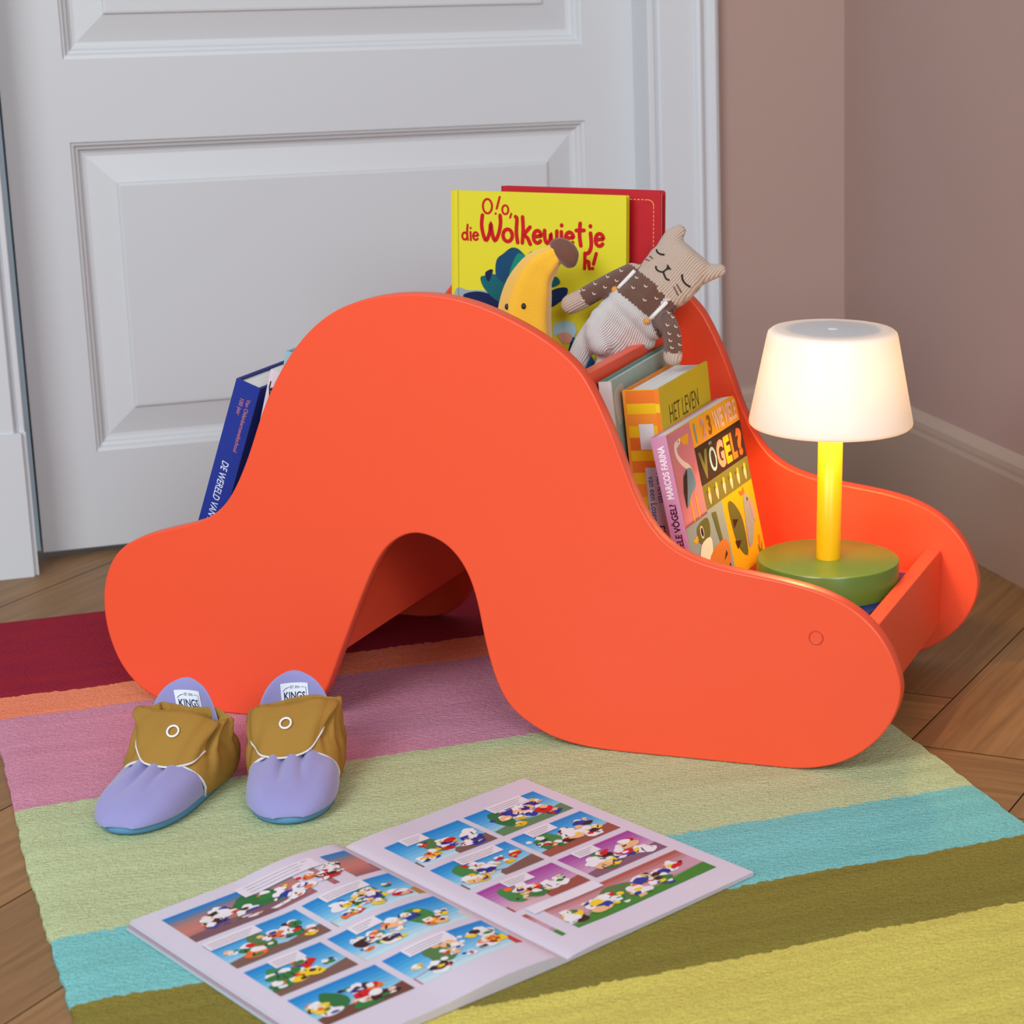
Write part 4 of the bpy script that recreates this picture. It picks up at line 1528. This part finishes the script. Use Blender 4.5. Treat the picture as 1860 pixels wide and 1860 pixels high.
    for i in range(nv2 + 1):
        t = i / nv2
        z = 0.010 + 0.074 * t
        wv = 0.0335 * math.sqrt(max(0, 1 - max(0, (t - 0.50) / 0.50) ** 2))
        wv = max(wv, 0.004)
        ring = []
        for j in range(24):
            a = 2 * PI * j / 24
            yy = wv * math.cos(a)
            th_ = 0.0045 * (0.35 + 0.65 * math.sqrt(max(0.02, 1 - t ** 4)))
            curve = -0.55 * (yy ** 2) / 0.036     # cups forward at the sides
            ring.append(P(hx + 0.012 * t + curve * 1.2 + th_ * math.sin(a), yy + tdy * t, z))
        rs.append(ring)
    m.rings(rs, PUR, True, True, True)
    m.build('heel_tab', root, recalc=True, subsurf=1)
    # label
    lb = MB()
    WL = mat('woven_label_white', (226, 230, 238), 0.8)

    def lf(x, y, l):
        yy = (x - 0.0165) * -1
        t = 0.0
        z = 0.052 + y
        tt = (z - 0.010) / 0.074
        th_ = 0.0045 * (0.35 + 0.65 * math.sqrt(max(0.02, 1 - tt ** 4)))
        yc = yy * 1.0
        return P(hx + 0.012 * tt - 0.55 * 1.2 * yc * yc / 0.036 - th_ * math.sqrt(max(0.05, 1 - (yc / 0.036) ** 2)) - 0.0006 - l, yc + tdy * tt, z)

    sgn = -1 if ey.dot(CR) > 0 else 1
    ar_ = Art(lb, (lambda x, y, l: lf(x, y, l)) if sgn > 0 else (lambda x, y, l: lf(0.033 - x, y, l)), 0.00025)
    ar_.rect(0.004, 0, 0.029, 0.0215, WL, 1, 8, 4)
    NV = (32, 38, 84)
    ar_.text('KINGS', 0.0065, 0.0065, 0.0098, NV, 2, bold=0.02, width=0.0195)
    ar_.text('EST. 2016', 0.0125, 0.0165, 0.0034, NV, 2, bold=0.01, width=0.0085)
    for q in ([(0.0225, 0.0176), (0.0270, 0.0176), (0.0270, 0.004), (0.0065, 0.004)], [(0.0060, 0.0145), (0.0085, 0.0168), (0.0115, 0.0176)]):
        ar_.stroke(q, 0.0005, NV, 2)
    lb.build('woven_label', root)
    return root


slipper('lilac and mustard toddler slipper with toe turned left, label reading KINGS', (0.188, 1.940), (0.293, 2.092), 1, -1, 0.017, 15)
slipper('lilac and mustard toddler slipper with toe pointing straight forward, nearer the bookcase arch', (0.326, 1.904), (0.374, 2.082), -1, 1, 0.003, 12)

# ================================================================== OPEN COMIC
mg = thing('comic_magazine', 'open comic magazine with colourful picture panels lying on the green and olive stripes', 'magazine', (0.41, 1.70, 0))
PGM = mat('comic_paper', (208, 202, 216), 0.4, 0.35)
STK = mat('comic_page_edges', (196, 190, 200), 0.8)


def page_surface(TL, TR_, BR, BL, hfun):
    TL, TR_, BR, BL = V(TL), V(TR_), V(BR), V(BL)

    def fn(p, q, l=0.0):
        a = TL.lerp(TR_, p); b = BL.lerp(BR, p)
        c = a.lerp(b, q)
        return V((c.x, c.y, hfun(p, q) + l))
    return fn


def hl_(p, q):
    return 0.0050 + 0.0030 * p + 0.0042 * math.sin(PI * min(1, max(0, (p - 0.45) / 0.55))) ** 1.5 * (0.7 + 0.3 * (1 - q)) - 0.0055 * max(0, (p - 0.93) / 0.07) ** 2 + 0.0008


def hr_(p, q):
    return 0.0038 + 0.0012 * math.exp(-((p - 0.18) / 0.12) ** 2) - 0.0016 * max(0, 1 - p / 0.05) ** 2


fL = page_surface((0.1715, 1.748, 0), (0.3590, 1.832, 0), (0.4660, 1.550, 0), (0.2700, 1.468, 0), hl_)
fR = page_surface((0.3590, 1.832, 0), (0.5430, 1.922, 0), (0.6560, 1.642, 0), (0.4660, 1.550, 0), hr_)


def page(fn, name, hf, th0):
    m = MB()
    nx_, ny_ = 40, 12
    top_ = [[fn(i / nx_, j / ny_) for i in range(nx_ + 1)] for j in range(ny_ + 1)]
    vs_, fs_ = [p for r_ in top_ for p in r_], []
    for j in range(ny_):
        for i in range(nx_):
            a = j * (nx_ + 1) + i
            fs_.append([a, a + nx_ + 1, a + nx_ + 2, a + 1])
    m.add(vs_, fs_, PGM, True)
    ring = top_[0] + [r_[-1] for r_ in top_[1:]] + top_[-1][-2::-1] + [r_[0] for r_ in top_[-2:0:-1]]
    low_ = [V((p.x, p.y, 0.0004)) for p in ring]
    m.rings([low_, ring], STK, True, False, False)
    return m


random.seed(21)
SKY = [(20, 130, 200), (70, 160, 212), (130, 190, 220), (190, 214, 222)]
WARM = [(170, 70, 56), (188, 96, 84), (196, 130, 130), (206, 160, 150)]
VIO = [(160, 70, 150), (176, 110, 170), (196, 150, 180), (206, 170, 180)]
GRNS = [(40, 110, 60), (60, 130, 70), (80, 120, 70)]
ACC = [(204, 34, 36), (226, 110, 40), (236, 200, 40), (30, 60, 150), (226, 222, 224), (230, 226, 230), (232, 180, 130), (40, 120, 60), (60, 34, 34)]


def panel(ar, p0, q0, p1, q1, sky, n=7, bubble=0.0, figs=ACC, ground=(120, 90, 80)):
    nb = 9
    n = int(n * 2.4)
    for k in range(nb):
        t_ = k / (nb - 1) * (len(sky) - 1)
        i_ = min(int(t_), len(sky) - 2)
        c0 = tuple(int(sky[i_][q] + (sky[i_ + 1][q] - sky[i_][q]) * (t_ - i_)) for q in (0, 1, 2))
        a, b = q0 + (q1 - q0) * k / nb, q0 + (q1 - q0) * (k + 1) / nb
        ar.rect(p0, a, p1, b, c0, 1, 8, 1)
    w, h = p1 - p0, q1 - q0
    # ground and foliage
    ar.poly([(p0, q1), (p0, q1 - h * 0.22), (p0 + w * 0.3, q1 - h * 0.30), (p0 + w * 0.6, q1 - h * 0.2), (p1, q1 - h * 0.32), (p1, q1)], ground, 2)
    g = random.choice(GRNS)
    gx = random.uniform(p0 + w * 0.2, p1 - w * 0.3)
    P_ = [(gx + w * 0.12 * math.cos(t) * random.uniform(0.8, 1.15), q0 + h * 0.5 + h * 0.30 * math.sin(t) * random.uniform(0.8, 1.15)) for t in [i * PI / 5 for i in range(10)]]
    ar.blob([(min(max(x, p0 + 0.004), p1 - 0.004), min(max(y, q0 + 0.003), q1 - 0.003)) for x, y in P_], g, 3, 3)
    for k in range(n):
        cx_, cy_ = random.uniform(p0 + w * 0.12, p1 - w * 0.12), random.uniform(q0 + h * 0.34, q1 - h * 0.16)
        s_ = random.uniform(0.016, 0.042)
        for c, dx, dy, a, b in ((random.choice(figs), 0, 0.25, 1.3, 0.8), ((230, 226, 228), random.uniform(-.5, .5), -0.45, 0.75, 0.55), (random.choice(figs), random.uniform(-.8, .8), -0.2, 0.6, 0.4), (random.choice(figs), random.uniform(-1, 1), 0.5, 0.6, 0.3)):
            pts = [(cx_ + dx * s_ + a * s_ * math.cos(t) * random.uniform(0.6, 1.2), cy_ + (dy * s_ + b * s_ * math.sin(t) * random.uniform(0.6, 1.2)) * 0.75) for t in [i * PI / 4 for i in range(8)]]
            pts = [(min(max(x, p0 + 0.003), p1 - 0.003), min(max(y, q0 + 0.003), q1 - 0.003)) for x, y in pts]
            ar.blob(pts, c, 4 + k * 0.25 + random.random() * 0.2, 2)
        ar.ell(cx_ + s_ * random.uniform(-1, 1), min(cy_ + s_ * 0.2, q1 - 0.01), s_ * 0.35, s_ * 0.10, (60, 34, 40), 7, 6, rot=random.random() * 3)
        ar.ell(min(max(cx_ + s_ * random.uniform(-2, 2), p0 + s_), p1 - s_), max(min(cy_ - s_ * 0.4, q1 - 0.02), q0 + 0.02), s_ * 0.5, s_ * 0.3, random.choice(figs), 3.5, 8)
    if bubble:
        bx0, bx1, bh = p0 + w * random.choice((0.0, 0.18, 0.3)), 0, h * 0.26
        bx1 = min(p1, bx0 + w * bubble)
        ar.rect(bx0, q0 - 0.004, bx1, q0 + bh, (224, 216, 224), 8, 4, 1)
        for k in range(3):
            yy = q0 + bh * (0.25 + 0.25 * k)
            ar.rect(bx0 + w * 0.03, yy - 0.0014, bx1 - w * 0.04 * (1 + k), yy + 0.0014, (150, 142, 152), 9, 3, 1)


class PArt(Art):
    pass


m = page(fL, 'page', hl_, 0.006)
ar = Art(m, fL, 0.00010)
# left page, four rows
panel(ar, 0.09, 0.06, 0.94, 0.245, [(30, 120, 190), (170, 120, 110), (196, 120, 110), (150, 96, 100)], 12, 0.0, ground=(120, 84, 92))
ar.rect(0.42, 0.05, 0.78, 0.115, (222, 214, 224), 9, 6, 1)
for k in range(3):
    ar.rect(0.45, 0.062 + 0.017 * k, 0.75 - 0.03 * k, 0.065 + 0.017 * k, (150, 142, 152), 10, 4, 1)
panel(ar, 0.09, 0.275, 0.50, 0.455, SKY, 5, 0.55)
panel(ar, 0.53, 0.275, 0.94, 0.455, SKY, 6, 0.5, ground=(170, 120, 60))
panel(ar, 0.09, 0.485, 0.42, 0.665, SKY, 5, 0.4)
panel(ar, 0.45, 0.485, 0.94, 0.665, SKY, 6, 0.25, ground=(200, 196, 196))
panel(ar, 0.09, 0.695, 0.46, 0.875, SKY, 6, 0.0, ground=(110, 70, 60))
panel(ar, 0.49, 0.695, 0.94, 0.875, SKY, 6, 0.45, ground=(190, 60, 60))
m.build('left_page', mg)
m = page(fR, 'page', hr_, 0.003)
ar = Art(m, fR, 0.00010)
BLU = [(30, 60, 150), (24, 50, 140), (204, 34, 36), (226, 222, 224), (232, 180, 130), (232, 226, 228), (226, 180, 40)]
panel(ar, 0.10, 0.10, 0.50, 0.29, SKY, 6, 0.3, BLU)
panel(ar, 0.53, 0.10, 0.93, 0.29, SKY, 6, 0.5, BLU, (90, 130, 90))
panel(ar, 0.10, 0.32, 0.50, 0.50, SKY, 5, 0.55, BLU)
panel(ar, 0.53, 0.32, 0.93, 0.50, SKY, 7, 0.35, ACC, (150, 84, 70))
panel(ar, 0.10, 0.53, 0.50, 0.70, VIO, 6, 0.35, ground=(150, 80, 70))
panel(ar, 0.53, 0.53, 0.93, 0.70, VIO, 6, 0.3, ground=(130, 90, 110))
panel(ar, 0.10, 0.73, 0.93, 0.90, [(170, 90, 80), (196, 150, 160), (200, 150, 170), (60, 130, 60)], 13, 0.0, ground=(60, 130, 50))
ar.rect(0.14, 0.71, 0.50, 0.755, (222, 214, 224), 9, 5, 1)
m.build('right_page', mg)
# spine fold and sheets fanned out under the left page
m = MB()
for k in range(3):
    dz = 0.0008 + 0.0014 * k
    off = V((-0.004 + 0.0015 * k, -0.0035 + 0.0012 * k, 0))
    g0 = [fL(0.0, j / 10) for j in range(11)]
    vs_ = [V((p.x, p.y, dz)) + off for p in g0] + [V((p.x, p.y, dz)) + ((fL(0.3, j / 10) - fL(0, j / 10)) * V((1, 1, 0)) if False else V(((fL(0.3, j / 10) - fL(0, j / 10)).x, (fL(0.3, j / 10) - fL(0, j / 10)).y, 0))) for j, p in enumerate(g0)]
    n_ = 11
    m.add(vs_ + [p + Z * 0.0007 for p in vs_], [[i, i + 1, n_ + i + 1, n_ + i] for i in range(n_ - 1)] + [[22 + i, 22 + n_ + i, 22 + n_ + i + 1, 22 + i + 1] for i in range(n_ - 1)] + [[i, 22 + i, 22 + i + 1, i + 1] for i in range(n_ - 1)],
          mat('comic_inner_sheet_%d' % k, ((186, 196, 206), (176, 150, 160), (200, 196, 206))[k], 0.6))
m.build('page_sheets', mg)

for o in bpy.data.objects:
    if '_w' in o:
        del o['_w']
